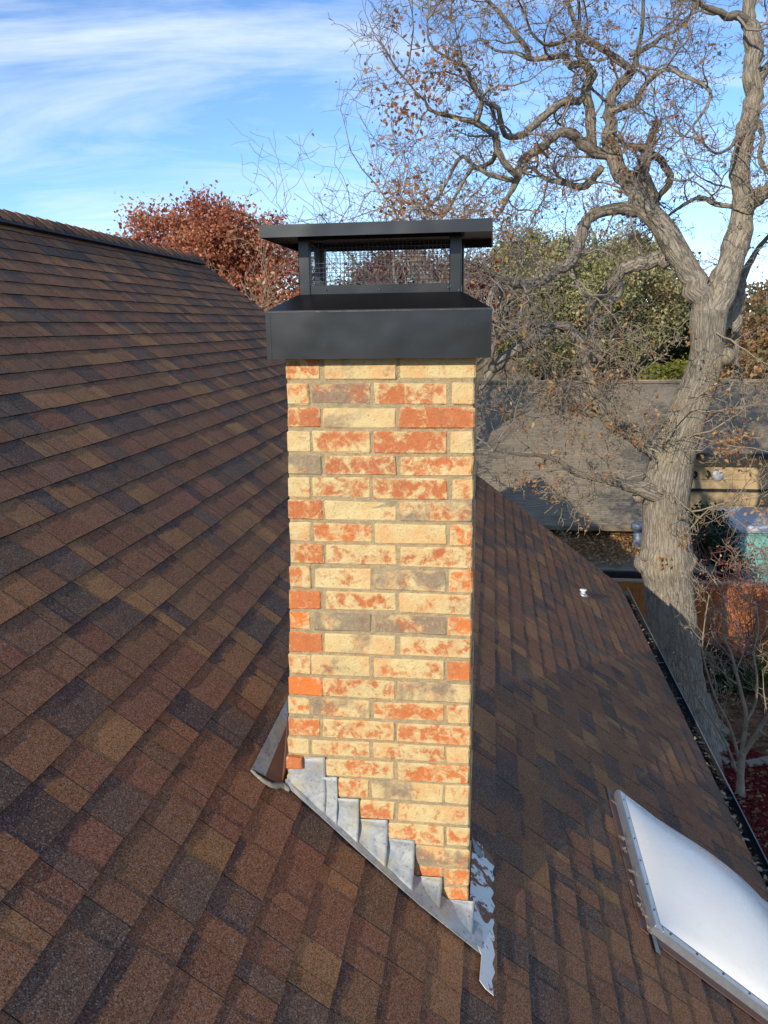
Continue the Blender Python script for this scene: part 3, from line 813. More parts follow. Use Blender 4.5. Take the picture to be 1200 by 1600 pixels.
# wire mesh panels
def screen(a_, b_, fixed, axis):
    tbm = Tubes(); r = 0.0007; z0_, z1_ = zs2 + 0.01, H + 0.235
    n_ = int(round((b_ - a_) / 0.0118)); mrng = random.Random(int(fixed * 1000))
    P = (lambda t, z: Vector((t, fixed + mrng.uniform(-.0006, .0006), z))) if axis == 'x' else (lambda t, z: Vector((fixed + mrng.uniform(-.0006, .0006), t, z)))
    for i in range(1, n_):
        t = a_ + (b_ - a_) * i / n_; tbm.add([P(t, z0_), P(t + mrng.uniform(-.001, .001), (z0_ + z1_) / 2), P(t, z1_)], [r] * 3, 3, cap=False)
    nz = int((z1_ - z0_) / 0.0118)
    for i in range(1, nz):
        z = z0_ + (z1_ - z0_) * i / nz; tbm.add([P(a_, z), P((a_ + b_) / 2, z + mrng.uniform(-.001, .001)), P(b_, z)], [r] * 3, 3, cap=False)
    tbm.build('mesh_screen', M['wire'], cap)
screen(BX0 + 0.02, BX1 - 0.02, BY0 + 0.016, 'x'); screen(BX0 + 0.02, BX1 - 0.02, BY1 - 0.016, 'x')
screen(BY0 + 0.02, BY1 - 0.02, BX0 + 0.016, 'y'); screen(BY0 + 0.02, BY1 - 0.02, BX1 - 0.016, 'y')
# flue pot inside
tbf = Tubes(); tbf.add([Vector((-0.315, 2.39, H + 0.05)), Vector((-0.315, 2.39, H + 0.092))], [0.10, 0.10], 20); tbf.build('flue_pipe', M['black'], cap)
# lid: open pan turned upside down, slightly dented rim
LX0, LX1, LY0, LY1 = -0.6255, -0.0045, 2.163, 2.618
lz0, lz1 = H + 0.2335, H + 0.2655
pr = []
lo = [(LX0, LY0), (LX1, LY0), (LX1, LY1), (LX0, LY1)]
li = [(LX0 + .003, LY0 + .003), (LX1 - .003, LY0 + .003), (LX1 - .003, LY1 - .003), (LX0 + .003, LY1 - .003)]
lv = [(x, y_, lz0) for x, y_ in lo] + [(x, y_, lz1) for x, y_ in lo] + [(-0.315, 2.39, lz1 + 0.012)] + [(x, y_, lz0) for x, y_ in li] + [(x, y_, lz1 - 0.012) for x, y_ in li]
lf = [(13, 16, 15, 14)]
for k in range(4):
    j = (k + 1) % 4
    lf += [(k, j, 4 + j, 4 + k), (4 + k, 4 + j, 8), (9 + j, 9 + k, 13 + k, 13 + j), (j, k, 9 + k, 9 + j)]
o = mesh_obj('lid', lv, lf, M['black'], cap)
bm = bmesh.new(); bm.from_mesh(o.data); bmesh.ops.recalc_face_normals(bm, faces=bm.faces)
eds = [e for e in bm.edges if all(v.co.z > lz1 - capc.z - 0.002 for v in e.verts) and not any(len(v.link_edges) == 4 and abs(v.co.x) < .02 and abs(v.co.y) < .02 for v in e.verts)]
bmesh.ops.bevel(bm, geom=eds, offset=0.002, segments=2, affect='EDGES'); bm.to_mesh(o.data); bm.free()
for (px, py) in ((478, 440), (509, 453), (593, 452), (700, 449), (704, 447), (717, 453)):
    p = at(px, py, BY0 - 0.0005)
    tbf = Tubes(); tbf.add([p + Vector((0, 0.001, 0)), p + Vector((0, -0.0018, 0))], [0.0022, 0.0016], 6); tbf.build('rivet', M['gutterlip'], cap)

# ------------------------------------------------------------------ skylight
su0, su1, sv1, sv0 = 2.88, 3.86, 1.185, 0.12
sky_l = thing('skylight', 'white bubble dome skylight in a screwed aluminium frame on brown roof', 'skylight', S((su0 + su1) / 2, (sv0 + sv1) / 2, 0.0))
def sbox(u0, u1, v0, v1, n0, n1):
    v = [S(a_, b_, c_) for c_ in (n0, n1) for a_, b_ in ((u0, v0), (u1, v0), (u1, v1), (u0, v1))]
    return [tuple(p) for p in v], [(0, 1, 2, 3), (7, 6, 5, 4), (0, 4, 5, 1), (1, 5, 6, 2), (2, 6, 7, 3), (3, 7, 4, 0)]
def recalc(o):
    bm = bmesh.new(); bm.from_mesh(o.data); bmesh.ops.recalc_face_normals(bm, faces=bm.faces); bm.to_mesh(o.data); bm.free(); return o
recalc(mesh_obj('curb', *sbox(su0 + .012, su1 - .012, sv0 + .012, sv1 - .012, -0.01, 0.03), M['brownmetal'], sky_l))
fw_ = 0.04
fr = [sbox(su0, su1, sv1 - fw_, sv1, 0.034, 0.055), sbox(su0, su1, sv0, sv0 + fw_, 0.034, 0.055), sbox(su0, su0 + fw_, sv0 + fw_ + .0005, sv1 - fw_ - .0005, 0.034, 0.0545), sbox(su1 - fw_, su1, sv0 + fw_ + .0005, sv1 - fw_ - .0005, 0.034, 0.0545)]
for f_ in fr: bevel_obj('frame_bar', *f_, M['alu'], sky_l, 0.003, 1)
fr2 = [sbox(su0 - .004, su1 + .004, sv1 + .0005, sv1 + .005, 0.011, 0.046), sbox(su0 - .004, su1 + .004, sv0 - .005, sv0 - .0005, 0.011, 0.046), sbox(su0 - .005, su0 - .0005, sv0, sv1, 0.011, 0.046), sbox(su1 + .0005, su1 + .005, sv0, sv1, 0.011, 0.046)]
recalc(mesh_obj('frame_skirt', *join(fr2), M['alu'], sky_l))
ins_ = 0.030; NU, NVV = 40, 36; V, Fc = [], []
for j in range(NVV + 1):
    for i in range(NU + 1):
        a_, b_ = i / NU, j / NVV
        hh = 0.155 * (max(0, math.sin(math.pi * a_)) * max(0, math.sin(math.pi * b_))) ** 0.72
        V.append(tuple(S(su0 + ins_ + (su1 - su0 - 2 * ins_) * a_, sv0 + ins_ + (sv1 - sv0 - 2 * ins_) * b_, 0.0562 + hh)))
for j in range(NVV):
    for i in range(NU):
        q = j * (NU + 1) + i; Fc.append((q, q + NU + 1, q + NU + 2, q + 1))
o = recalc(mesh_obj('dome', V, Fc, M['dome'], sky_l, True))
for i in range(6):
    for (u_, v_) in ((su0 + 0.1 + i * 0.16, sv1 - 0.014), (su0 + 0.014, sv1 - 0.08 - i * 0.14)):
        p = S(u_, v_, 0.0545); tbf = Tubes(); tbf.add([p, p + NV_ * 0.003], [0.005, 0.004], 6); tbf.build('screw', M['screw'], sky_l)
recalc(mesh_obj('flashing_strip', *sbox(su0 - 0.02, su1 + 0.03, sv1 + .006, sv1 + 0.05, 0.010, 0.0135), M['brownmetal'], sky_l))
recalc(mesh_obj('flashing_end', *sbox(su0 - 0.10, su0 - 0.006, sv1 - 0.03, sv1 - 0.008, 0.014, 0.017), M['gutterlip'], sky_l))
recalc(mesh_obj('side_flashing', *sbox(su0 - 0.05, su0 - .0055, sv0, sv1 - 0.035, 0.012, 0.015), M['brownmetal'], sky_l))

# dry oak leaves lodged beside the skylight
LOBE = [(0, -.6), (.06, -.35), (.22, -.3), (.12, -.12), (.36, .02), (.16, .14), (.26, .36), (.08, .36), (0, .55), (-.08, .36), (-.28, .34), (-.15, .12), (-.34, -.02), (-.12, -.14), (-.2, -.32), (-.06, -.35)]
dlm = plain('dry_oak_leaf', (0.55, 0.36, 0.20), 0.8, 0, 0.2, 60)
lr = random.Random(9)
for k, (px, py, sz) in enumerate(((959, 1254, .035), (971, 1310, .055), (976, 1329, .055), (988, 1364, .06), (987, 1380, .035), (997, 1401, .03), (1000, 1418, .055), (1006, 1430, .04), (1013, 1453, .05))):
    c = onroof(px, py, 0.022); a_ = lr.uniform(0, 6.28)
    V = []
    for x, y_ in LOBE:
        xx, yy_ = x * math.cos(a_) - y_ * math.sin(a_), x * math.sin(a_) + y_ * math.cos(a_)
        V.append(c + UV_ * xx * sz + VV_ * yy_ * sz + NV_ * (0.35 * sz * (x * x + y_ * y_ * 0.7) + lr.uniform(0, .004)))
    V.append(c + NV_ * 0.002); m_ = len(LOBE)
    o = mesh_obj('fallen_leaf', V, [(i, (i + 1) % m_, m_) for i in range(m_)], dlm, origin=c)
    tag(o, 'dry tan lobed oak leaf caught on the shingles beside the skylight', 'leaf', 'dry leaves caught beside the skylight')

# small vent pipe low on the roof
vp = onroof(911, 930, 0.008)
vpt = thing('vent_pipe', 'small pale vent pipe with round rim low on brown roof', 'vent pipe', vp)
tbf = Tubes(); tbf.add([vp + Vector((0, 0, -0.03)), vp + Vector((0, 0, 0.045))], [0.022, 0.022], 12); tbf.build('pipe', M['grey'], vpt)
tbf = Tubes(); tbf.add([vp + Vector((0, 0, 0.045)), vp + Vector((0, 0, 0.05)), vp + Vector((0, 0, 0.062))], [0.024, 0.034, 0.034], 12); tbf.build('rim', M['white'], vpt)
tbf = Tubes(); tbf.add([vp + NV_ * 0.002, vp + NV_ * 0.012 + Vector((0, 0, 0.01))], [0.06, 0.026], 14); tbf.build('flashing_collar', M['alu'], vpt)
LOBE3 = np.array([(x, y, 0.35 * (x * x + 0.5 * y * y)) for x, y in LOBE])
# ------------------------------------------------------------------ big oak: limbs traced as centre lines with widths, each at its own depth
OY = 12.75
trng = random.Random(77)
oak_base = atz(1068, 1158, 0.0); OY = oak_base.y
oak = thing('oak_tree', 'large gnarled bare oak with forked grey trunk and few brown leaves', 'tree', (oak_base.x, oak_base.y, 0))
def trace(pl, d0=0.0, d1=0.0):
    P, R = [], []
    n = len(pl)
    for i, (x, y, wpx) in enumerate(pl):
        Y = OY + d0 + (d1 - d0) * (i / max(1, n - 1))
        p = at(x, y, Y); _, _, dep = project(p)
        P.append(p); R.append(max(0.006, wpx * 0.5 / F * dep))
    return P, R
trunk_pl = [(1068, 1172, 150), (1067, 1152, 112), (1065, 1125, 90), (1062, 1090, 82), (1057, 1050, 78), (1052, 1000, 76), (1047, 950, 74), (1043, 905, 74), (1041, 885, 84), (1041, 865, 80), (1040, 830, 69), (1040, 790, 69), (1043, 750, 74), (1053, 705, 66), (1068, 665, 61), (1084, 620, 56), (1099, 580, 51), (1105, 545, 50), (1106, 515, 54), (1108, 485, 58)]
LIMB = {
    'L': ([(1106, 495, 44), (1092, 458, 42), (1078, 431, 38), (1045, 370, 35), (1018, 335, 34), (1000, 312, 30), (985, 287, 26), (966, 265, 25), (955, 235, 25), (952, 212, 22), (953, 180, 18), (957, 150, 16), (975, 125, 15), (990, 108, 12), (996, 82, 8), (1003, 45, 6), (1006, -10, 5)], 0, -0.5),
    'R': ([(1112, 495, 46), (1124, 462, 46), (1136, 431, 43), (1150, 388, 40), (1160, 345, 37), (1160, 302, 30), (1157, 273, 29), (1160, 230, 28), (1167, 198, 28), (1175, 170, 27), (1179, 138, 27), (1172, 112, 27), (1179, 83, 27), (1177, 52, 25), (1169, 30, 22), (1175, -10, 18), (1190, -60, 14)], 0, 0.6),
    'La': ([(990, 110, 12), (965, 95, 12), (940, 75, 11), (915, 60, 10), (900, 40, 8), (890, 10, 6), (880, -20, 4)], -0.5, -1.0),
    'Lc': ([(955, 175, 12), (975, 166, 11), (995, 160, 11), (1002, 140, 9), (1015, 125, 8), (1040, 108, 7), (1065, 118, 7), (1090, 128, 6), (1110, 143, 6), (1105, 165, 5), (1088, 190, 4), (1068, 215, 3)], -0.4, -1.3),
    'Ld': ([(985, 85, 8), (1010, 75, 8), (1030, 60, 7), (1055, 48, 5), (1075, 30, 4)], -0.5, 0.3),
    'D1': ([(955, 240, 20), (930, 238, 18), (910, 225, 18), (895, 210, 17), (875, 207, 14), (860, 218, 14), (843, 232, 14), (823, 244, 14), (812, 260, 13), (809, 275, 12), (801, 295, 9), (789, 314, 7), (784, 331, 5)], -0.2, -1.6),
    'D1b': ([(809, 272, 11), (801, 269, 11), (787, 252, 11), (777, 235, 11), (775, 218, 10), (767, 207, 10), (753, 198, 10), (741, 190, 9), (724, 187, 8), (702, 181, 7), (682, 176, 6), (670, 170, 5), (665, 159, 4), (653, 147, 3), (630, 120, 2.5)], -1.5, -2.6),
    'D1c': ([(800, 282, 8), (775, 275, 8), (762, 272, 7), (740, 262, 6), (725, 282, 6), (712, 305, 5), (700, 330, 4)], -1.4, -1.8),
    'D1d': ([(775, 240, 8), (768, 252, 8), (745, 262, 7), (722, 245, 6), (705, 270, 5), (690, 300, 4), (670, 325, 3)], -1.4, -0.6),
    'D2': ([(925, 232, 17), (922, 207, 16), (923, 178, 17), (917, 155, 16), (915, 138, 15), (923, 124, 15), (926, 115, 14), (915, 100, 13), (905, 89, 11), (903, 69, 8), (903, 50, 7), (906, 17, 5), (900, -15, 4)], -0.3, -0.8),
    'D2b': ([(915, 150, 13), (903, 157, 13), (883, 158, 13), (866, 168, 13), (846, 184, 13), (832, 198, 12), (815, 210, 11), (801, 214, 10), (789, 210, 9), (784, 198, 8), (781, 181, 8), (776, 167, 7), (755, 160, 5), (740, 140, 4)], -0.4, -1.8),
    'D2c': ([(910, 98, 11), (892, 103, 11), (883, 89, 10), (869, 88, 9), (843, 92, 8), (826, 91, 7), (804, 82, 5), (775, 79, 4), (750, 60, 3)], -0.6, 0.3),
    'D2d': ([(826, 90, 8), (824, 78, 8), (815, 65, 8), (795, 40, 8), (781, 20, 7), (764, 3, 6), (745, -15, 5)], -0.2, -0.7),
    'D2e': ([(905, 50, 8), (886, 62, 7), (866, 69, 6), (849, 68, 5), (830, 50, 4), (820, 20, 3)], -0.7, -1.5),
    'D3': ([(745, 190, 8), (752, 165, 7), (745, 140, 7), (735, 120, 6), (728, 105, 5), (700, 90, 4), (672, 70, 3), (668, 30, 2.5)], -2.2, -2.8),
    'L2': ([(1020, 338, 26), (1018, 318, 24), (1015, 302, 24), (1007, 282, 22), (1004, 264, 21), (1009, 244, 20), (1015, 227, 16), (1019, 210, 12), (1025, 198, 13), (1030, 192, 10)], 0, -0.4),
    'L2a': ([(1012, 240, 14), (1027, 244, 12), (1038, 259, 12), (1047, 273, 12), (1044, 290, 11), (1033, 302, 9), (1028, 312, 6)], -0.2, 0.5),
    'L2b': ([(1008, 234, 13), (1001, 230, 12), (986, 230, 12), (975, 226, 8), (966, 215, 4)], -0.2, -0.8),
    'L3': ([(1008, 325, 24), (986, 328, 22), (969, 325, 20), (946, 328, 18), (926, 336, 18), (914, 352, 18), (905, 376, 18), (900, 396, 18), (890, 411, 17), (874, 420, 16), (861, 428, 14), (844, 441, 15), (827, 443, 16), (801, 441, 16), (783, 437, 13), (765, 425, 8), (745, 412, 5)], 0, -1.6),
    'L3b': ([(940, 262, 12), (930, 275, 12), (918, 288, 12), (900, 291, 11), (880, 285, 9), (862, 283, 8), (845, 275, 6), (830, 262, 5), (815, 270, 3)], -0.2, 0.8),
    'L3c': ([(780, 440, 12), (765, 470, 10), (760, 495, 7), (750, 520, 5)], -1.5, -1.9),
    'L4': ([(1052, 400, 28), (1030, 405, 24), (1004, 411, 22), (981, 417, 21), (966, 428, 18), (955, 445, 12), (948, 455, 10), (931, 470, 9), (922, 482, 12), (924, 504, 15), (928, 537, 17), (934, 565, 18)], 0, 0.9),
    'L4b': ([(968, 430, 12), (967, 455, 14), (952, 472, 12), (939, 489, 7), (935, 505, 4)], 0.4, 0.6),
    'L4c': ([(922, 484, 9), (914, 465, 7), (905, 452, 5), (900, 430, 4), (890, 405, 3)], 0.7, 1.2),
    'L5': ([(1045, 722, 40), (1015, 700, 29), (990, 677, 25), (960, 665, 22), (940, 640, 21), (925, 610, 21), (914, 578, 22), (910, 552, 22), (905, 532, 20), (890, 512, 14), (870, 508, 12), (848, 511, 14), (831, 506, 15), (814, 511, 13), (795, 525, 8), (775, 530, 5)], -0.05, -1.0),
    'L5b': ([(858, 510, 16), (844, 521, 18), (827, 534, 19), (809, 543, 18), (790, 558, 18), (772, 576, 17), (757, 597, 12), (750, 608, 6)], -0.7, -1.2),
    'L5c': ([(770, 578, 12), (765, 555, 10), (775, 535, 8), (785, 510, 6), (790, 480, 5)], -1.1, -1.6),
    'L6': ([(1030, 770, 34), (1005, 765, 24), (977, 758, 16), (960, 752, 14), (925, 745, 12), (890, 735, 10), (875, 720, 8), (845, 712, 6), (815, 710, 5), (772, 705, 4)], -0.2, -1.1),
    'Ra': ([(1168, 34, 16), (1153, 23, 14), (1136, 26, 12), (1119, 17, 10), (1098, 9, 8), (1080, -10, 5)], 0.5, -0.4),
    'Rb': ([(1160, 330, 30), (1178, 312, 26), (1192, 302, 24), (1210, 290, 22), (1235, 265, 17), (1260, 225, 12), (1280, 180, 8)], 0.1, -0.6),
    'Rc': ([(1178, 132, 18), (1190, 118, 16), (1205, 98, 14), (1225, 70, 11), (1250, 20, 8)], 0.4, 1.0),
    'Rd': ([(1155, 325, 10), (1145, 323, 8), (1119, 319, 8), (1101, 310, 7), (1081, 313, 6), (1061, 325, 5), (1050, 333, 4), (1035, 345, 3)], 0.1, 1.2),
    'Re': ([(1128, 528, 30), (1143, 508, 28), (1150, 482, 24), (1156, 455, 18), (1165, 425, 12), (1180, 395, 8), (1200, 370, 6), (1220, 350, 4)], 0.35, 1.3),
    'Rf': ([(1146, 505, 14), (1150, 535, 10), (1151, 565, 8), (1158, 590, 7), (1160, 620, 4)], 0.5, 0.9),
    'Rg': ([(1166, 205, 11), (1150, 218, 7), (1140, 232, 5), (1118, 240, 4), (1100, 225, 3)], 0.2, -0.7),
    'Rh': ([(1185, 190, 11), (1192, 215, 8), (1186, 245, 7), (1195, 265, 5), (1208, 270, 4)], 0.3, -0.4),
}
trunk = Tubes()
P, R = trace(trunk_pl); P, R = catmull(P, R, 4); trunk.add(P, R, 22, 0.035, True, trng)
# burls
def burl(px, py, rpx, yo):
    c = at(px, py, OY + yo); r = rpx / F * OY
    V = []
    a_, b_ = 8, 10
    tbb = []
    pts = [c + Vector((0, 0, -r)) , c + Vector((0, 0, -r * .8)), c + Vector((0, 0, -r * .3)), c + Vector((0, 0, r * .3)), c + Vector((0, 0, r * .8)), c + Vector((0, 0, r))]
    trunk.add(pts, [r * .25, r * .62, r * .97, r * .97, r * .62, r * .2], 10, 0.1, True, trng)
for b_ in ((1007, 880, 17, -0.05), (1012, 866, 13, -0.15), (1074, 876, 15, -0.05), (1133, 556, 14, -0.02), (998, 775, 10, -0.1)): burl(*b_)
# root flare
for ang in (0.4, 1.6, 2.9, 4.0, 5.1):
    d = Vector((math.cos(ang), math.sin(ang), 0)); b0 = Vector((oak_base.x, oak_base.y, 0))
    trunk.add([b0 + d * 0.22 + Vector((0, 0, 0.7)), b0 + d * 0.42 + Vector((0, 0, 0.28)), b0 + d * 0.72 + Vector((0, 0, 0.06)), b0 + d * 1.0 + Vector((0, 0, -0.06))], [0.22, 0.2, 0.13, 0.05], 9, 0.1, True, trng)
trunk.build('trunk', M['bark'], oak)
limb = Tubes(); limb_paths = []
for k, (pl, d0, d1) in LIMB.items():
    P, R = trace(pl, d0, d1); P, R = catmull(P, R, 3)
    P = [p + rv(trng, min(0.02, r * 0.12)) for p, r in zip(P, R)]
    R = [r * trng.uniform(0.93, 1.08) for r in R]
    limb.add(P, R, 10 if R[0] > 0.08 else 7, 0.05, True, trng)
    limb_paths.append((k, P, R))
limb.build('limb', M['bark'], oak)
twigs = Tubes(); tips = []
def spawn(P, R, gap, lo, hi, rng, tb, tips, skip_thick=0.14, kids=(7, 4, 3), minr=0.0042, up=0.12, gnarl=0.5):
    acc = 0
    for i in range(1, len(P)):
        s = (P[i] - P[i - 1]).length; acc += s
        if acc < gap * rng.uniform(0.7, 1.3) or R[i] > skip_thick: continue
        acc = 0
        t = (P[i] - P[i - 1]).normalized(); side = rv(rng); side = (side - t * side.dot(t)).normalized()
        grow(tb, P[i], side + t * 0.5 + Vector((0, 0, 0.15)), rng.uniform(lo, hi), min(R[i] * 0.5, 0.022), 1, rng, tips, gnarl, up, kids, (5, 4, 3, 3), minr)
for k, P, R in limb_paths:
    rng = random.Random(sum(map(ord, k)) * 7)
    if k in ('L5', 'L5b', 'L5c', 'L6', 'L4', 'L4c', 'Rf'):
        spawn(P, R, 0.75, 0.3, 0.8, rng, twigs, tips, 0.16, (5, 3, 2), 0.0035)
    elif k in ('L2', 'L2a'):
        spawn(P, R, 0.5, 0.3, 0.6, rng, twigs, tips, 0.2, (4, 3))
    else:
        spawn(P, R, 0.27, 0.45, 1.25, rng, twigs, tips, 0.15, (6, 4, 2), 0.0034)
    # the limb end breaks up into a spray
    t = (P[-1] - P[-2]).normalized()
    for q in range(3):
        grow(twigs, P[-1], t + rv(rng, 0.5), rng.uniform(0.6, 1.3), 0.014, 1, rng, tips, 0.45, 0.12, (7, 4, 3), (5, 4, 3, 3), 0.0034)
twigs.build('twigs', M['twig'], oak)
# sucker shoots on the lower trunk, in pale tan bark
shoots = Tubes(); st_tips = []
rng = random.Random(31)
for (x, y, dx, dy, L_) in ((1000, 735, -60, -20, 1.2), (1005, 740, -80, 10, 1.3), (1060, 690, 90, -40, 1.5), (1075, 680, 80, 10, 1.2), (1075, 830, 110, -60, 1.6), (1072, 800, 120, -30, 1.7), (1005, 700, -60, -60, 1.3), (990, 690, -40, -80, 1.2), (960, 660, -30, -80, 1.3), (940, 620, -70, -10, 1.3), (925, 590, 40, -50, 1.2), (1090, 620, 80, -20, 1.1), (1035, 700, -10, -90, 1.4), (1040, 760, 60, 30, 0.9), (930, 640, -80, 30, 1.1), (900, 738, -40, -40, 1.0), (900, 738, -30, 40, 0.9), (1120, 520, 60, 30, 1.0), (985, 690, -90, -50, 1.6), (960, 752, -70, -70, 1.5), (930, 745, -60, 30, 1.3), (890, 735, -80, -30, 1.4), (940, 645, -90, -20, 1.5), (920, 600, -80, 20, 1.4), (915, 575, -90, 30, 1.4), (870, 510, -20, 90, 1.3), (830, 510, -20, 80, 1.2), (850, 715, -60, -50, 1.2), (1000, 690, 20, -90, 1.3), (960, 665, 50, -60, 1.3), (935, 630, 60, -60, 1.2), (900, 738, 10, -80, 1.3), (1080, 640, 90, 30, 1.1)):
    p = at(x, y, OY - 0.25); q = at(x + dx, y + dy, OY - 0.7)
    grow(shoots, p, q - p, L_, 0.016, 1, rng, st_tips, 0.38, 0.02, (6, 4, 3), (5, 4, 3, 3), 0.0045)
shoots.build('shoots', M['paletwig'], oak)
# leaves that still hang: clustered
rs = np.random.RandomState(5); pts = []
tl = [t[0] for t in tips if t[1] >= 2]; sl_ = [t[0] for t in st_tips if t[1] >= 2]
for k in range(760):
    c = tl[rs.randint(len(tl))]; px, py, _ = project(c)
    n = rs.randint(2, 6)
    if px < 800 and py > 120 and rs.rand() < 0.5: n += rs.randint(3, 8)
    for j in range(n): pts.append(np.array(c) + rs.normal(0, 0.075, 3))
for (x, y, s_, n, yo) in ((645, 305, .16, 150, -2), (620, 325, .14, 110, -2), (690, 325, .12, 60, -2), (665, 120, .22, 120, -2.6), (700, 110, .2, 80, -2.4), (650, 170, .2, 90, -2.6), (620, 190, .14, 60, -2.6), (980, 235, .12, 70, -.8), (960, 295, .1, 40, 0), (925, 55, .12, 40, -.8), (785, 335, .1, 60, -1.6), (840, 245, .1, 30, -1.2), (945, 85, .12, 40, -.8)):
    c = at(x, y, OY + yo)
    for j in range(n): pts.append(np.array(c) + rs.normal(0, s_, 3))
n = len(pts)
leaves_obj('leaves', pts, rs.uniform(0.04, 0.085, n), pick_cols(n, [(0.42, 0.19, 0.075), (0.52, 0.27, 0.11), (0.33, 0.13, 0.06), (0.45, 0.30, 0.10), (0.40, 0.17, 0.10)], rs), oak, rs, template=LOBE3)
pts = []
for k in range(170):
    c = sl_[rs.randint(len(sl_))]
    for j in range(rs.randint(2, 7)): pts.append(np.array(c) + rs.normal(0, 0.06, 3))
for (x, y, s_, n) in ((1130, 690, .13, 120), (1165, 685, .12, 70), (1010, 660, .15, 60), (910, 640, .12, 60), (850, 715, .10, 50), (1190, 800, .1, 50), (825, 755, .08, 30), (1035, 875, .05, 16), (1068, 845, .05, 25)):
    c = at(x, y, OY - 0.5)
    for j in range(n): pts.append(np.array(c) + rs.normal(0, s_, 3))
n = len(pts)
leaves_obj('lower_leaves', pts, rs.uniform(0.045, 0.08, n), pick_cols(n, [(0.50, 0.22, 0.07), (0.58, 0.34, 0.14), (0.42, 0.16, 0.06), (0.56, 0.42, 0.20)], rs), oak, rs, template=LOBE3)

# ------------------------------------------------------------------ generic trees
def bare_tree(name, label, base, height, spread, seed, mat, leafpal=None, nleaf=0, r0=0.14, nlimb=7, kids=(7, 5, 4), minr=0.006, lsize=(0.05, 0.09), group=None, limb_len=None, fork=0.35, up=0.18, gnarl=0.34, drift=0.06):
    rng = random.Random(seed); t = thing(name, label, 'tree', base, group); tb = Tubes(); tp = []
    b = Vector(base); P = [b + Vector((0, 0, -0.1))]; R = [r0 * 1.3]
    for i in range(5):
        P.append(P[-1] + Vector((rng.uniform(-drift, drift) * height, rng.uniform(-drift, drift) * height, height * fork / 4 * (0.4 if i == 0 else 1)))); R.append(r0 * (1 - 0.08 * i))
    Pc, Rc = catmull(P, R, 3); tb.add(Pc, Rc, 9, 0.06, True, rng); tb.build('trunk', mat, t)
    lb = Tubes()
    for k in range(nlimb):
        a_ = 2 * math.pi * (k + rng.uniform(-.3, .3)) / nlimb; s0 = Pc[rng.randint(len(Pc) // 2, len(Pc) - 1)] if k else Pc[-1]
        d = Vector((math.cos(a_) * spread, math.sin(a_) * spread, height * rng.uniform(.5, .9) * (1 - fork)))
        grow(lb, s0, d, (limb_len or d.length) * rng.uniform(.8, 1.05), r0 * 0.55, 1, rng, tp, gnarl, up, kids, (7, 5, 4, 3), minr, 0.5)
    lb.build('crown', mat, t)
    if nleaf:
        rs = np.random.RandomState(seed); T = [q[0] for q in tp if q[1] >= 2]
        idx = rs.randint(len(T), size=nleaf); pts = np.array([tuple(T[i]) for i in idx]) + rs.normal(0, 0.14, (nleaf, 3))
        leaves_obj('leaves', pts, rs.uniform(*lsize, nleaf), pick_cols(nleaf, leafpal, rs), t, rs)
    return t
def leafy_tree(name, label, base, blobs, nclump, per, size, pal, seed, mat, r0=0.2, clump=0.5, cat='tree', shell=0.55, group=None, stems=True):
    """blobs: list of (centre, (rx, ry, rz)); leaves in clumps through the volume, thinner towards the outside"""
    rng = random.Random(seed); rs = np.random.RandomState(seed)
    t = thing(name, label, cat, base, group)
    vols = np.array([b[1][0] * b[1][1] * b[1][2] for b in blobs]); vols = vols / vols.sum()
    cl = []
    for k in range(nclump):
        c, r = blobs[rs.choice(len(blobs), p=vols)]
        d = rs.normal(size=3); d /= np.linalg.norm(d); q = rs.uniform(shell, 1.0) ** 0.6 * rs.uniform(0.82, 1.08)
        cl.append(np.array(c) + d * q * np.array(r))
    if stems:
        tb = Tubes(); b = Vector(base); top = Vector(np.mean([b_[0] for b_ in blobs], axis=0))
        P = [b + Vector((0, 0, -.1)), b.lerp(top, 0.35) + rv(rng, 0.12), b.lerp(top, 0.7) + rv(rng, 0.15), top]
        Pc, Rc = catmull(P, [r0 * 1.3, r0, r0 * .8, r0 * .5], 4); tb.add(Pc, Rc, 9, 0.06, True, rng); tb.build('trunk', mat, t)
        lb = Tubes()
        for k in range(min(150, nclump)):
            c = Vector(cl[k]); s0 = Pc[rng.randint(3, len(Pc) - 1)]; m_ = s0.lerp(c, .5) + rv(rng, .18)
            Pq, Rq = catmull([s0, m_, c], [r0 * .3, r0 * .16, 0.012], 4); lb.add(Pq, Rq, 5, cap=False)
        lb.build('branches', mat, t)
    pts, cols, sz = [], [], []
    pal = np.array(pal)
    for c in cl:
        n = int(per * rs.uniform(.5, 1.5)); f_ = clump * rs.uniform(.5, 1.25)
        pts.append(c + rs.normal(0, 1, (n, 3)) * f_ * np.array([.5, .5, .36]))
        base_c = pal[rs.randint(len(pal))] * rs.uniform(.75, 1.25)
        cols.append(np.clip(base_c * rs.uniform(.7, 1.3, (n, 1)) * rs.uniform(.94, 1.06, (n, 3)), .003, 1)); sz.append(rs.uniform(size * .4, size * 1.5, n))
    leaves_obj('crown', np.concatenate(pts), np.concatenate(sz), np.concatenate(cols), t, rs)
    return t

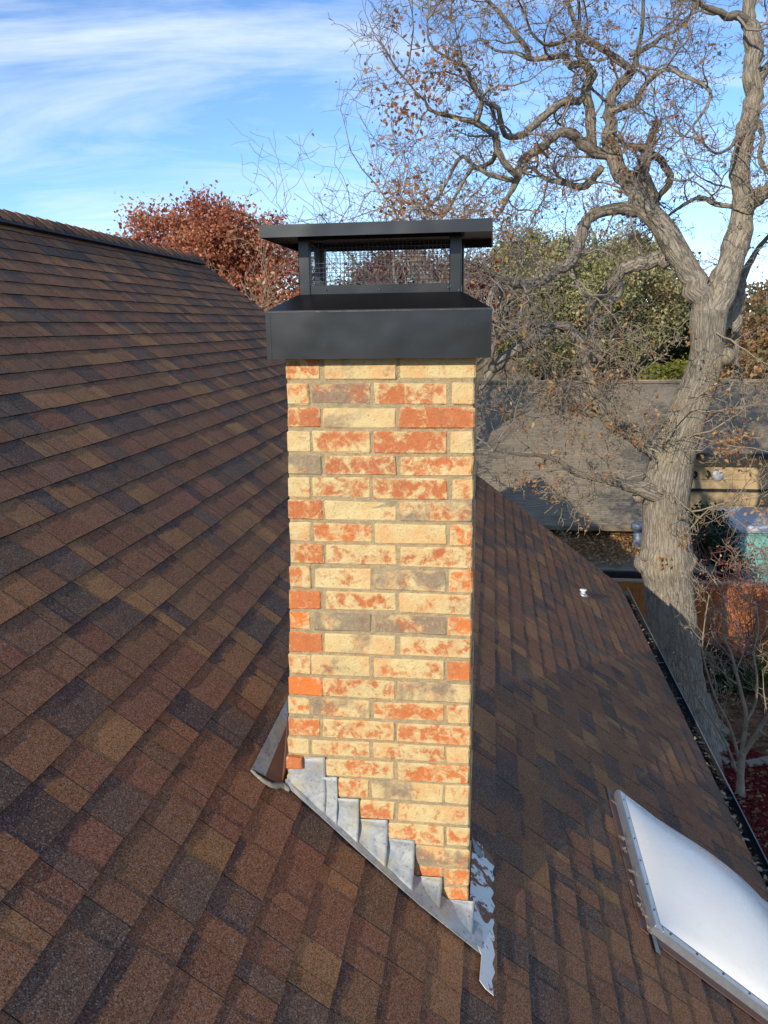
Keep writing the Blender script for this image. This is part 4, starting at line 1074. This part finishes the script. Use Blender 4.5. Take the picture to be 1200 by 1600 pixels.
# red-leaved oak behind the roof ridge
RY = 24.0
def blob(px, py, rpx, rpy, Y, rdepth=None):
    c = at(px, py, Y); k = Y / F
    return (tuple(c), (rpx * k, (rdepth or rpx * k), rpy * k))
rb = at(390, 700, RY); rb.z = 0
leafy_tree('red_oak_tree', 'round headed oak in rust red autumn leaf beyond the roof ridge', tuple(rb),
           [blob(330, 375, 70, 60, RY, 1.6), blob(245, 370, 48, 40, RY, 1.2), blob(390, 385, 62, 50, RY + .4, 1.5), blob(330, 430, 105, 70, RY, 2.0), blob(440, 450, 60, 60, RY, 1.5), blob(230, 420, 40, 50, RY, 1.2)],
           340, 150, 0.095, [(0.52, 0.215, 0.115), (0.46, 0.175, 0.10), (0.60, 0.285, 0.155), (0.40, 0.135, 0.08)], 3, M['twig'], 0.22, 0.62, shell=0.35)
rb = at(640, 700, RY + 4); rb.z = 0
leafy_tree('dark_red_oak_tree', 'deep red autumn oak seen through the mesh of the chimney cap', tuple(rb),
           [blob(620, 440, 70, 45, RY + 4, 1.6), blob(690, 455, 60, 40, RY + 4, 1.6), blob(570, 470, 50, 40, RY + 4, 1.4), blob(745, 450, 35, 40, RY + 4, 1.2)],
           170, 90, 0.13, [(0.20, 0.035, 0.022), (0.28, 0.06, 0.03), (0.15, 0.025, 0.02)], 13, M['twig'], 0.2, 0.6, shell=0.3)
# small tan tree with dead leaves in front of the red oak
tb_ = at(440, 700, 15.5); tb_.z = 0
bare_tree('tan_leaved_tree', 'small pale twiggy tree with tan dead leaves in front of red oak', tuple(tb_), 7.8, 1.5, 8, M['paletwig'], [(0.55, 0.36, 0.18), (0.45, 0.26, 0.13), (0.60, 0.45, 0.26)], 900, 0.09, 8, (7, 5, 3), 0.005, (0.05, 0.09), fork=0.5)
# bare oak whose crown shows above the cap's lid
bb = at(640, 700, 19.5); bb.z = 0
bare_tree('bare_oak_tree', 'bare grey oak with fine crown rising behind the chimney cap', tuple(bb), 11.0, 1.35, 15, M['twig'], [(0.42, 0.22, 0.10), (0.5, 0.28, 0.13)], 300, 0.13, 13, (8, 5, 4), 0.0055, (0.06, 0.10), fork=0.5, gnarl=0.55, drift=0.008)
# evergreens behind the big oak
def ever(name, label, px, Y, blobs, n, pal, seed, size=0.15, per=60, clump=0.55, r0=.2, shell=0.45):
    b = at(px, 700, Y); b.z = 0
    return leafy_tree(name, label, tuple(b), [blob(*q) for q in blobs], n, per, size, pal, seed, M['twig'], r0, clump, shell=shell)
OLIVE = [(0.36, 0.345, 0.145), (0.43, 0.39, 0.18), (0.30, 0.31, 0.13), (0.45, 0.37, 0.19)]
DKG = [(0.06, 0.125, 0.055), (0.08, 0.15, 0.065), (0.05, 0.10, 0.05)]
ever('live_oak_tree', 'broad olive green live oak behind limbs of the bare oak', 850, 31, [(830, 418, 75, 50, 31, 2.4), (900, 450, 85, 75, 31, 2.4), (790, 470, 55, 70, 30.5, 2.0), (850, 520, 90, 60, 30, 2.2)], 460, OLIVE, 41, 0.105, 125, 0.75)
ever('live_oak_tree', 'grey green live oak right of the olive one, beside forked trunk', 975, 34, [(975, 425, 65, 50, 34, 2.2), (1000, 470, 75, 70, 34, 2.2), (960, 520, 60, 50, 33, 2.0)], 330, [(0.38, 0.36, 0.165), (0.43, 0.38, 0.19), (0.32, 0.31, 0.14), (0.48, 0.36, 0.18)], 42, 0.11, 120, 0.75)
ever('cedar_tree', 'dark green cedar showing behind the bare oak trunk', 1050, 38, [(1050, 470, 40, 60, 38, 1.8), (1045, 540, 60, 50, 38, 2.0), (1070, 520, 50, 60, 38, 2)], 240, DKG, 43, 0.17, 62, 0.6)
ever('yellow_green_shrub', 'yellow green shrub above the grey ridge behind oak trunk', 1060, 29.5, [(1060, 588, 32, 22, 29.5, .9), (1025, 590, 25, 16, 29.5, .8)], 70, [(0.24, 0.24, 0.04), (0.18, 0.20, 0.04), (0.30, 0.27, 0.06)], 44, 0.12, 50, 0.4, .08)
ever('russet_tree', 'russet brown half bare tree beyond the grey roof at right', 1215, 33, [(1200, 520, 60, 70, 33, 2.2), (1260, 540, 90, 100, 34, 2.5), (1160, 580, 45, 40, 31, 1.6)], 260, [(0.34, 0.19, 0.085), (0.42, 0.26, 0.12), (0.27, 0.17, 0.085), (0.24, 0.21, 0.09)], 45, 0.15, 50, 0.7)
ever('grey_brown_tree', 'grey brown leafless looking tree low on the skyline at right', 1200, 60, [(1190, 500, 70, 50, 60, 4), (1290, 500, 90, 60, 60, 4), (1090, 505, 60, 45, 60, 4)], 220, [(0.17, 0.125, 0.08), (0.21, 0.16, 0.10), (0.14, 0.10, 0.07)], 46, 0.3, 50, 1.3, .3)
# distant woodland that closes the horizon: one mass
rs = np.random.RandomState(66); n = 26000
ang = rs.uniform(-0.9, 0.9, n); rad = rs.uniform(75, 110, n)
hgt = 4.2 + 1.6 * np.sin(ang * 23) + 1.2 * np.sin(ang * 51 + 1) + 0.8 * np.sin(ang * 117)
pts = np.stack([np.sin(ang) * rad, np.cos(ang) * rad, rs.beta(1.6, 1.3, n) * hgt], 1)
o = leaves_obj('distant_woods', pts, rs.uniform(0.5, 1.1, n), pick_cols(n, [(0.10, 0.085, 0.05), (0.075, 0.085, 0.035), (0.15, 0.10, 0.06), (0.12, 0.075, 0.045)], rs), None, rs)
o['kind'] = 'stuff'; o['label'] = 'brown and green distant woods along the horizon'

# ------------------------------------------------------------------ neighbour's house
nb = thing('neighbour_house', 'low house with weathered grey shingle roofs beyond the wooden fence', 'house', (4.0, 22.0, 0))
def roofslab(name, x0, x1, p0, p1, mat, th=0.12):
    """p0 = (y,z) eave, p1 = (y,z) ridge"""
    (y0, z0), (y1, z1) = p0, p1
    v = [(x0, y0, z0), (x1, y0, z0), (x1, y1, z1), (x0, y1, z1)]; n = Vector((0, -(z1 - z0), (y1 - y0))).normalized()
    vv, ff = prism(v, -n, th)
    o = mesh_obj(name, vv, [tuple(reversed(f)) for f in ff], mat, nb)
    recalc(o)
    uvl = o.data.uv_layers.new(name='UVMap'); L = math.hypot(y1 - y0, z1 - z0)
    for lp_ in o.data.loops:
        co = o.data.vertices[lp_.vertex_index].co
        uvl.data[lp_.index].uv = (co.x, (co.y + 22.0 - y0) / (y1 - y0) * L)
    return o
zz = lambda px, py, Y: at(px, py, Y).z
UE, UR = (21.6, zz(1150, 709, 21.6)), (26.6, zz(900, 599, 26.6))
roofslab('upper_roof', -3.0, 14.0, UE, UR, M['nroof'])
roofslab('rear_roof', -3.0, 14.0, (31.6, UE[1]), (26.62, UR[1] - 0.01), M['nroof'])
mesh_obj('ridge_board', *box_vf(-3.0, 14.0, 26.5, 26.72, UR[1] + 0.005, UR[1] + 0.06), M['nroof'], nb)
# taller gable further back on the left
gx0, gx1, gxm = -6.0, at(872, 600, 29.0).x, at(775, 540, 29.0).x
gz0, gz1 = zz(872, 602, 29.0), zz(790, 543, 29.0)
mesh_obj('rear_hip_roof', [(gx0, 28, gz0 - .3), (gx1, 28, gz0 - .3), (gx1, 34, gz0 - .3), (gx0, 34, gz0 - .3), (gx0 + 2, 31, gz1), (gxm, 30.2, gz1), (gxm, 32, gz1), (gx0 + 2, 32, gz1)],
         [(0, 1, 5, 4), (1, 2, 6, 5), (2, 3, 7, 6), (3, 0, 4, 7), (4, 5, 6, 7), (3, 2, 1, 0)], M['nroof'], nb)
LEe, LEr = (18.4, zz(900, 822, 18.4)), (21.66, UE[1] - 0.035)
xs = at(1006, 760, 20.0).x
roofslab('lean_to_roof', -3.0, xs + 0.6, LEe, LEr, M['nroof'])
FE, FR = (16.6, zz(985, 893, 16.6)), (19.6, zz(985, 893, 16.6) + 0.27)
lowroof = roofslab('low_roof', 0.6, xs + 1.0, FE, FR, M['nroof'], 0.1)
mesh_obj('low_roof_gutter', *box_vf(0.6, xs + 1.0, FE[0] - 0.1, FE[0] - 0.004, FE[1] - 0.1, FE[1] + 0.015), M['dark'], nb)
mesh_obj('low_wall', *box_vf(0.8, xs + 0.9, 16.9, 17.0, 0, FE[1] - 0.08), M['tanwall'], nb)
mesh_obj('lean_to_wall', *box_vf(-2.8, xs + 0.4, 18.9, 19.0, 0, LEe[1] - 0.02), M['tanwall'], nb)
# tan wall with lap boards, trim and downpipe under the upper eave
wx0 = at(1070, 760, 22.3).x
for k in range(7):
    z1_ = UE[1] - 0.12 - k * 0.36
    if z1_ - 0.35 < 0: break
    mesh_obj('siding_board', *box_vf(wx0, 13.8, 22.3 + 0.0, 22.42, max(0, z1_ - 0.35), z1_), M['tanwall'], nb)
mesh_obj('wall_backing', *box_vf(-2.8, 13.8, 22.43, 22.55, 0, UE[1] - 0.1), M['tanwall'], nb)
mesh_obj('eave_gutter', *box_vf(xs + 0.65, 14.0, UE[0] - 0.13, UE[0] - 0.005, UE[1] - 0.13, UE[1] + 0.012), M['dark'], nb)
mesh_obj('downpipe', *box_vf(wx0 - 0.02, wx0 + 0.06, 22.2, 22.28, 0, UE[1] - 0.14), M['trim'], nb)
mesh_obj('band_trim', *box_vf(wx0 + 0.1, 13.8, 22.25, 22.295, zz(1150, 768, 22.3), zz(1150, 764, 22.3)), M['dark'], nb)
# vent pipe of the low roof
vp2 = at(997, 838, 18.0)
tbf = Tubes(); tbf.add([Vector((vp2.x, 18.0, FE[1])), Vector((vp2.x, 18.0, vp2.z + 0.22))], [0.11, 0.11], 14); npipe = tbf.build('roof_vent', M['pipe'], nb)
tbf = Tubes(); tbf.add([Vector((vp2.x, 18.0, vp2.z + 0.18)), Vector((vp2.x, 18.0, vp2.z + 0.3)), Vector((vp2.x, 18.0, vp2.z + 0.34))], [0.17, 0.17, 0.08], 14); tbf.build('vent_cowl', M['pipe'], npipe)
# ornaments on the wall
o = Tubes(); c = at(1122, 743, 22.24)
o.add([c + Vector((0, 0.05, 0)), c + Vector((0, 0, 0))], [0.16, 0.15], 16); tag(o.build('wall_plaque', M['grey'], None), 'pale oval plaque hung on the tan wall', 'plaque')
for (px, py) in ((1086, 742), (1106, 741)):
    c = at(px, py, 22.24); o = Tubes(); o.add([c + Vector((0, .05, .08)), c + Vector((.02, -.03, .06)), c + Vector((.03, -.05, -.02)), c + Vector((-.02, -.05, -.08)), c + Vector((-.05, -.03, -.03))], [.025, .03, .035, .03, .02], 7)
    tag(o.build('wall_hook', M['dark'], None), 'small dark iron hook on the tan wall beside the oval plaque', 'hook', 'dark hooks on the tan wall')
# drift of brown leaves on the low roof
rs = np.random.RandomState(8); n = 5200
yy = FE[0] + 0.1 + 2.4 * rs.beta(1.7, 1.1, n); xx = rs.uniform(0.8, xs + 0.3, n)
keep = (rs.rand(n) < np.clip((yy - FE[0]) / 1.1 + 0.5 * np.sin(xx * 3.1), 0.08, 1)); xx, yy = xx[keep], yy[keep]; n = len(xx)
zl = FE[1] + (yy - FE[0]) * (FR[1] - FE[1]) / (FR[0] - FE[0])
o = leaves_obj('leaf_drift', np.stack([xx, yy, zl + 0.02 + rs.uniform(0, 0.09, n)], 1), rs.uniform(0.05, 0.11, n), pick_cols(n, [(0.55, 0.32, 0.14), (0.44, 0.24, 0.10), (0.62, 0.40, 0.19), (0.34, 0.18, 0.09)], rs), None, rs, 0.3)
o['kind'] = 'stuff'; o['label'] = 'drift of brown dead leaves on the low grey roof'

# teal tub with pale cover in the neighbour's yard
tt = at(1185, 850, 19.0); tub = thing('covered_tub', 'teal sided tub with pale grey cover below the tan wall', 'tub', (tt.x + 0.6, 19.4, 0))
ztb = zz(1180, 832, 19.0)
bevel_obj('tub_body', *box_vf(at(1150, 850, 19).x, at(1150, 850, 19).x + 2.4, 19.0, 21.0, 0, ztb), M['teal'], tub, 0.08, 3)
bevel_obj('tub_cover', *box_vf(at(1150, 850, 19).x - .08, at(1150, 850, 19).x + 2.48, 18.92, 21.08, ztb + 0.002, ztb + 0.16), M['grey'], tub, 0.05, 3)

# ------------------------------------------------------------------ wooden fence, board by board
fy = 15.85
fz1 = zz(1150, 912, fy)
fx0, fx1 = 0.2, 8.6
fence = thing('wooden_fence', 'orange stained cedar board fence with cap rail behind the oak trunk', 'fence', ((fx0 + fx1) / 2, fy, 0))
frng = random.Random(12); x = fx0
while x < fx1:
    wv = 0.138
    o = mesh_obj('board', *box_vf(x, x + wv, fy + frng.uniform(-.004, .004), fy + 0.02, 0.02, fz1 - 0.03 + frng.uniform(-.004, .004)), M['cedar'], fence)
    x += wv + 0.006
for z in (0.35, fz1 * 0.5, fz1 - 0.25): mesh_obj('rail', *box_vf(fx0, fx1, fy + 0.026, fy + 0.065, z, z + 0.09), M['cedar'], fence)
for x in np.arange(fx0 + 0.2, fx1, 2.4): mesh_obj('fence_post', *box_vf(x, x + 0.1, fy + 0.067, fy + 0.165, 0, fz1 - 0.03), M['cedar'], fence)
mesh_obj('cap_rail', *box_vf(fx0, fx1, fy - 0.05, fy + 0.11, fz1 - 0.025, fz1 + 0.012), M['cedarcap'], fence)
mesh_obj('trim_board', *box_vf(fx0, fx1, fy - 0.026, fy - 0.006, fz1 - 0.16, fz1 - 0.028), M['cedar'], fence)

# ------------------------------------------------------------------ garden: multi-stem bare tree, red maple, shrubs, edging, leaves
cb = atz(1157, 1243, 0.0)
cm = thing('crape_myrtle', 'small multi stemmed pale barked bare tree in dark red mulch', 'tree', tuple(cb))
tb = Tubes(); tw = Tubes(); rng = random.Random(19); tp = []
def gp(px, py, dy=0): return at(px, py, cb.y + dy)
stem_px = [
    ([(1157, 1250, 26), (1157, 1236, 17), (1157, 1215, 14), (1158, 1190, 14), (1160, 1175, 15)], 0, 0),
    ([(1158, 1185, 11), (1163, 1150, 9), (1166, 1120, 8), (1160, 1090, 7), (1150, 1050, 6), (1142, 1020, 5), (1130, 990, 4), (1135, 960, 3.5), (1128, 930, 3), (1115, 905, 2.5)], 0, .2),
    ([(1160, 1180, 11), (1180, 1150, 9), (1195, 1125, 8), (1215, 1100, 6), (1230, 1060, 5)], 0, -.3),
    ([(1154, 1185, 7), (1148, 1160, 6), (1138, 1130, 5), (1120, 1095, 4), (1108, 1060, 3.5), (1098, 1020, 3), (1100, 980, 2.5), (1108, 930, 2)], 0, -.2),
    ([(1150, 1205, 6), (1142, 1180, 5), (1128, 1150, 4), (1110, 1120, 3.5), (1090, 1090, 3), (1075, 1065, 2.5)], -.1, -.5),
    ([(1164, 1130, 6), (1180, 1100, 5), (1183, 1060, 4), (1178, 1020, 3.5), (1185, 980, 3), (1180, 940, 2.5)], 0, .3),
    ([(1186, 1140, 6), (1200, 1150, 5), (1225, 1145, 4)], -.1, -.4),
]
for pl, d0, d1 in stem_px:
    n = len(pl); P = [gp(x, y, d0 + (d1 - d0) * i / (n - 1)) for i, (x, y, w_) in enumerate(pl)]; R = [w_ * .42 / F * project(p)[2] for (x, y, w_), p in zip(pl, P)]
    Pc, Rc = catmull(P, R, 4); tb.add(Pc, Rc, 8, 0.05, True, rng)
    if len(pl) > 5 or pl[0][2] < 12: spawn(Pc[len(Pc) // 3:], Rc[len(Pc) // 3:], 0.12, 0.35, 0.8, rng, tw, tp, 0.08, (5, 4), 0.0035, 0.2, 0.35)
tb.build('trunk', M['paletwig'], cm); tw.build('crown', M['paletwig'], cm)
rs = np.random.RandomState(9); T = [q[0] for q in tp]; n = 420
pts = np.array([tuple(T[i]) for i in rs.randint(len(T), size=n)]) + rs.normal(0, .04, (n, 3))
leaves_obj('seed_heads', pts, rs.uniform(.02, .045, n), pick_cols(n, [(0.55, 0.36, 0.22), (0.45, 0.20, 0.12), (0.62, 0.48, 0.32)], rs), cm, rs)['kind'] = 'stuff'
# red twiggy maple in front of the fence
mb = at(1160, 1060, 14.6); mb.z = 0
bare_tree('red_maple', 'small red twigged maple with sparse crimson leaves against the fence', tuple(mb), 2.9, 1.1, 27, plain('red_twig', (0.26, 0.10, 0.085), 0.8, 0, .2, 8), [(0.42, 0.055, 0.06), (0.50, 0.10, 0.09), (0.33, 0.03, 0.04)], 330, 0.03, 9, (6, 4, 3), 0.0045, (0.035, 0.065), fork=0.3)
# dark evergreen shrub behind the fence
sb = at(1105, 850, 17.6); sb.z = 0
leafy_tree('evergreen_shrub', 'dense dark green shrub standing behind the fence beside oak trunk', tuple(sb), [blob(1105, 835, 34, 45, 17.6, .6), blob(1120, 880, 36, 40, 17.6, .6), blob(1095, 890, 30, 40, 17.6, .6)], 130, 50, 0.07, [(0.018, 0.035, 0.015), (0.03, 0.05, 0.02), (0.012, 0.025, 0.012)], 51, M['twig'], .05, .25, 'shrub')
# low leafy plants below the fence
for k, (px, py, yy_, pal, lab) in enumerate((
        (1198, 1062, 15.1, [(0.26, 0.27, 0.05), (0.18, 0.21, 0.04)], 'yellow green leafy plant at the foot of the lit fence'),
        (1150, 1088, 14.4, [(0.06, 0.10, 0.03), (0.09, 0.12, 0.04)], 'dark green low plant between small bare tree and fence'),
        (1115, 1060, 15.2, [(0.10, 0.09, 0.05), (0.14, 0.10, 0.06)], 'brownish low shrub in the shade beside the oak trunk'))):
    b = at(px, py, yy_); b.z = 0
    leafy_tree('garden_plant', lab, tuple(b), [((b.x, b.y, .28), (.45, .35, .25))], 40, 30, 0.08, pal, 60 + k, M['twig'], .02, .16, 'plant', group=None)
# curved stone edging, stone by stone
ed = thing('stone_edging', 'curved line of pale edging stones dividing red mulch from leaf litter', 'edging', tuple(atz(1170, 1195, 0)))
ep = [atz(x, y, 0.0) for x, y in ((1096, 1168), (1118, 1186), (1140, 1194), (1165, 1196), (1190, 1192), (1225, 1184), (1270, 1172))]
Pc, _ = catmull(ep, [1] * len(ep), 1)
erng = random.Random(4)
for i in range(len(Pc) - 1):
    a_, b_ = Pc[i], Pc[i + 1]; t = (b_ - a_).normalized(); s = Vector((-t.y, t.x, 0)); hgt_ = erng.uniform(.04, .06); wd = erng.uniform(.08, .1)
    q = [a_ + t * .008 - s * wd, b_ - t * .008 - s * wd, b_ - t * .008 + s * wd, a_ + t * .008 + s * wd]
    V = [tuple(p + Vector((0, 0, -.03))) for p in q] + [tuple(p + Vector((erng.uniform(-.01, .01), erng.uniform(-.01, .01), hgt_))) for p in q]
    bevel_obj('edging_stone', V, box_vf(0, 1, 0, 1, 0, 1)[1], M['stone'], ed, .015, 1)
# fallen leaves
rs = np.random.RandomState(14); n = 9000
pts = np.stack([rs.uniform(2.1, 8.0, n), rs.uniform(5.0, 12.3, n), 0.02 + rs.uniform(0, .035, n)], 1)
pts = pts[(pts[:, 1] < 12.6 - np.maximum(0, pts[:, 0] - 3.3) * 0.85)]; n = len(pts)
o = leaves_obj('red_leaf_litter', pts, rs.uniform(.05, .10, n), pick_cols(n, [(0.19, 0.02, 0.022), (0.26, 0.035, 0.03), (0.13, 0.014, 0.018), (0.20, 0.02, 0.025), (0.36, 0.17, 0.11)], rs, .35), None, rs, .55)
o['kind'] = 'stuff'; o['label'] = 'dark red fallen leaves covering the mulch bed'
n = 7000; pts = np.stack([rs.uniform(1.5, 9.0, n), rs.uniform(9.5, 15.8, n), 0.02 + rs.uniform(0, .04, n)], 1)
o = leaves_obj('brown_leaf_litter', pts, rs.uniform(.05, .11, n), pick_cols(n, [(0.34, 0.19, 0.10), (0.25, 0.13, 0.07), (0.42, 0.27, 0.15), (0.18, 0.05, 0.04)], rs, .3), None, rs, .55)
o['kind'] = 'stuff'; o['label'] = 'brown fallen leaves on the ground before the fence'
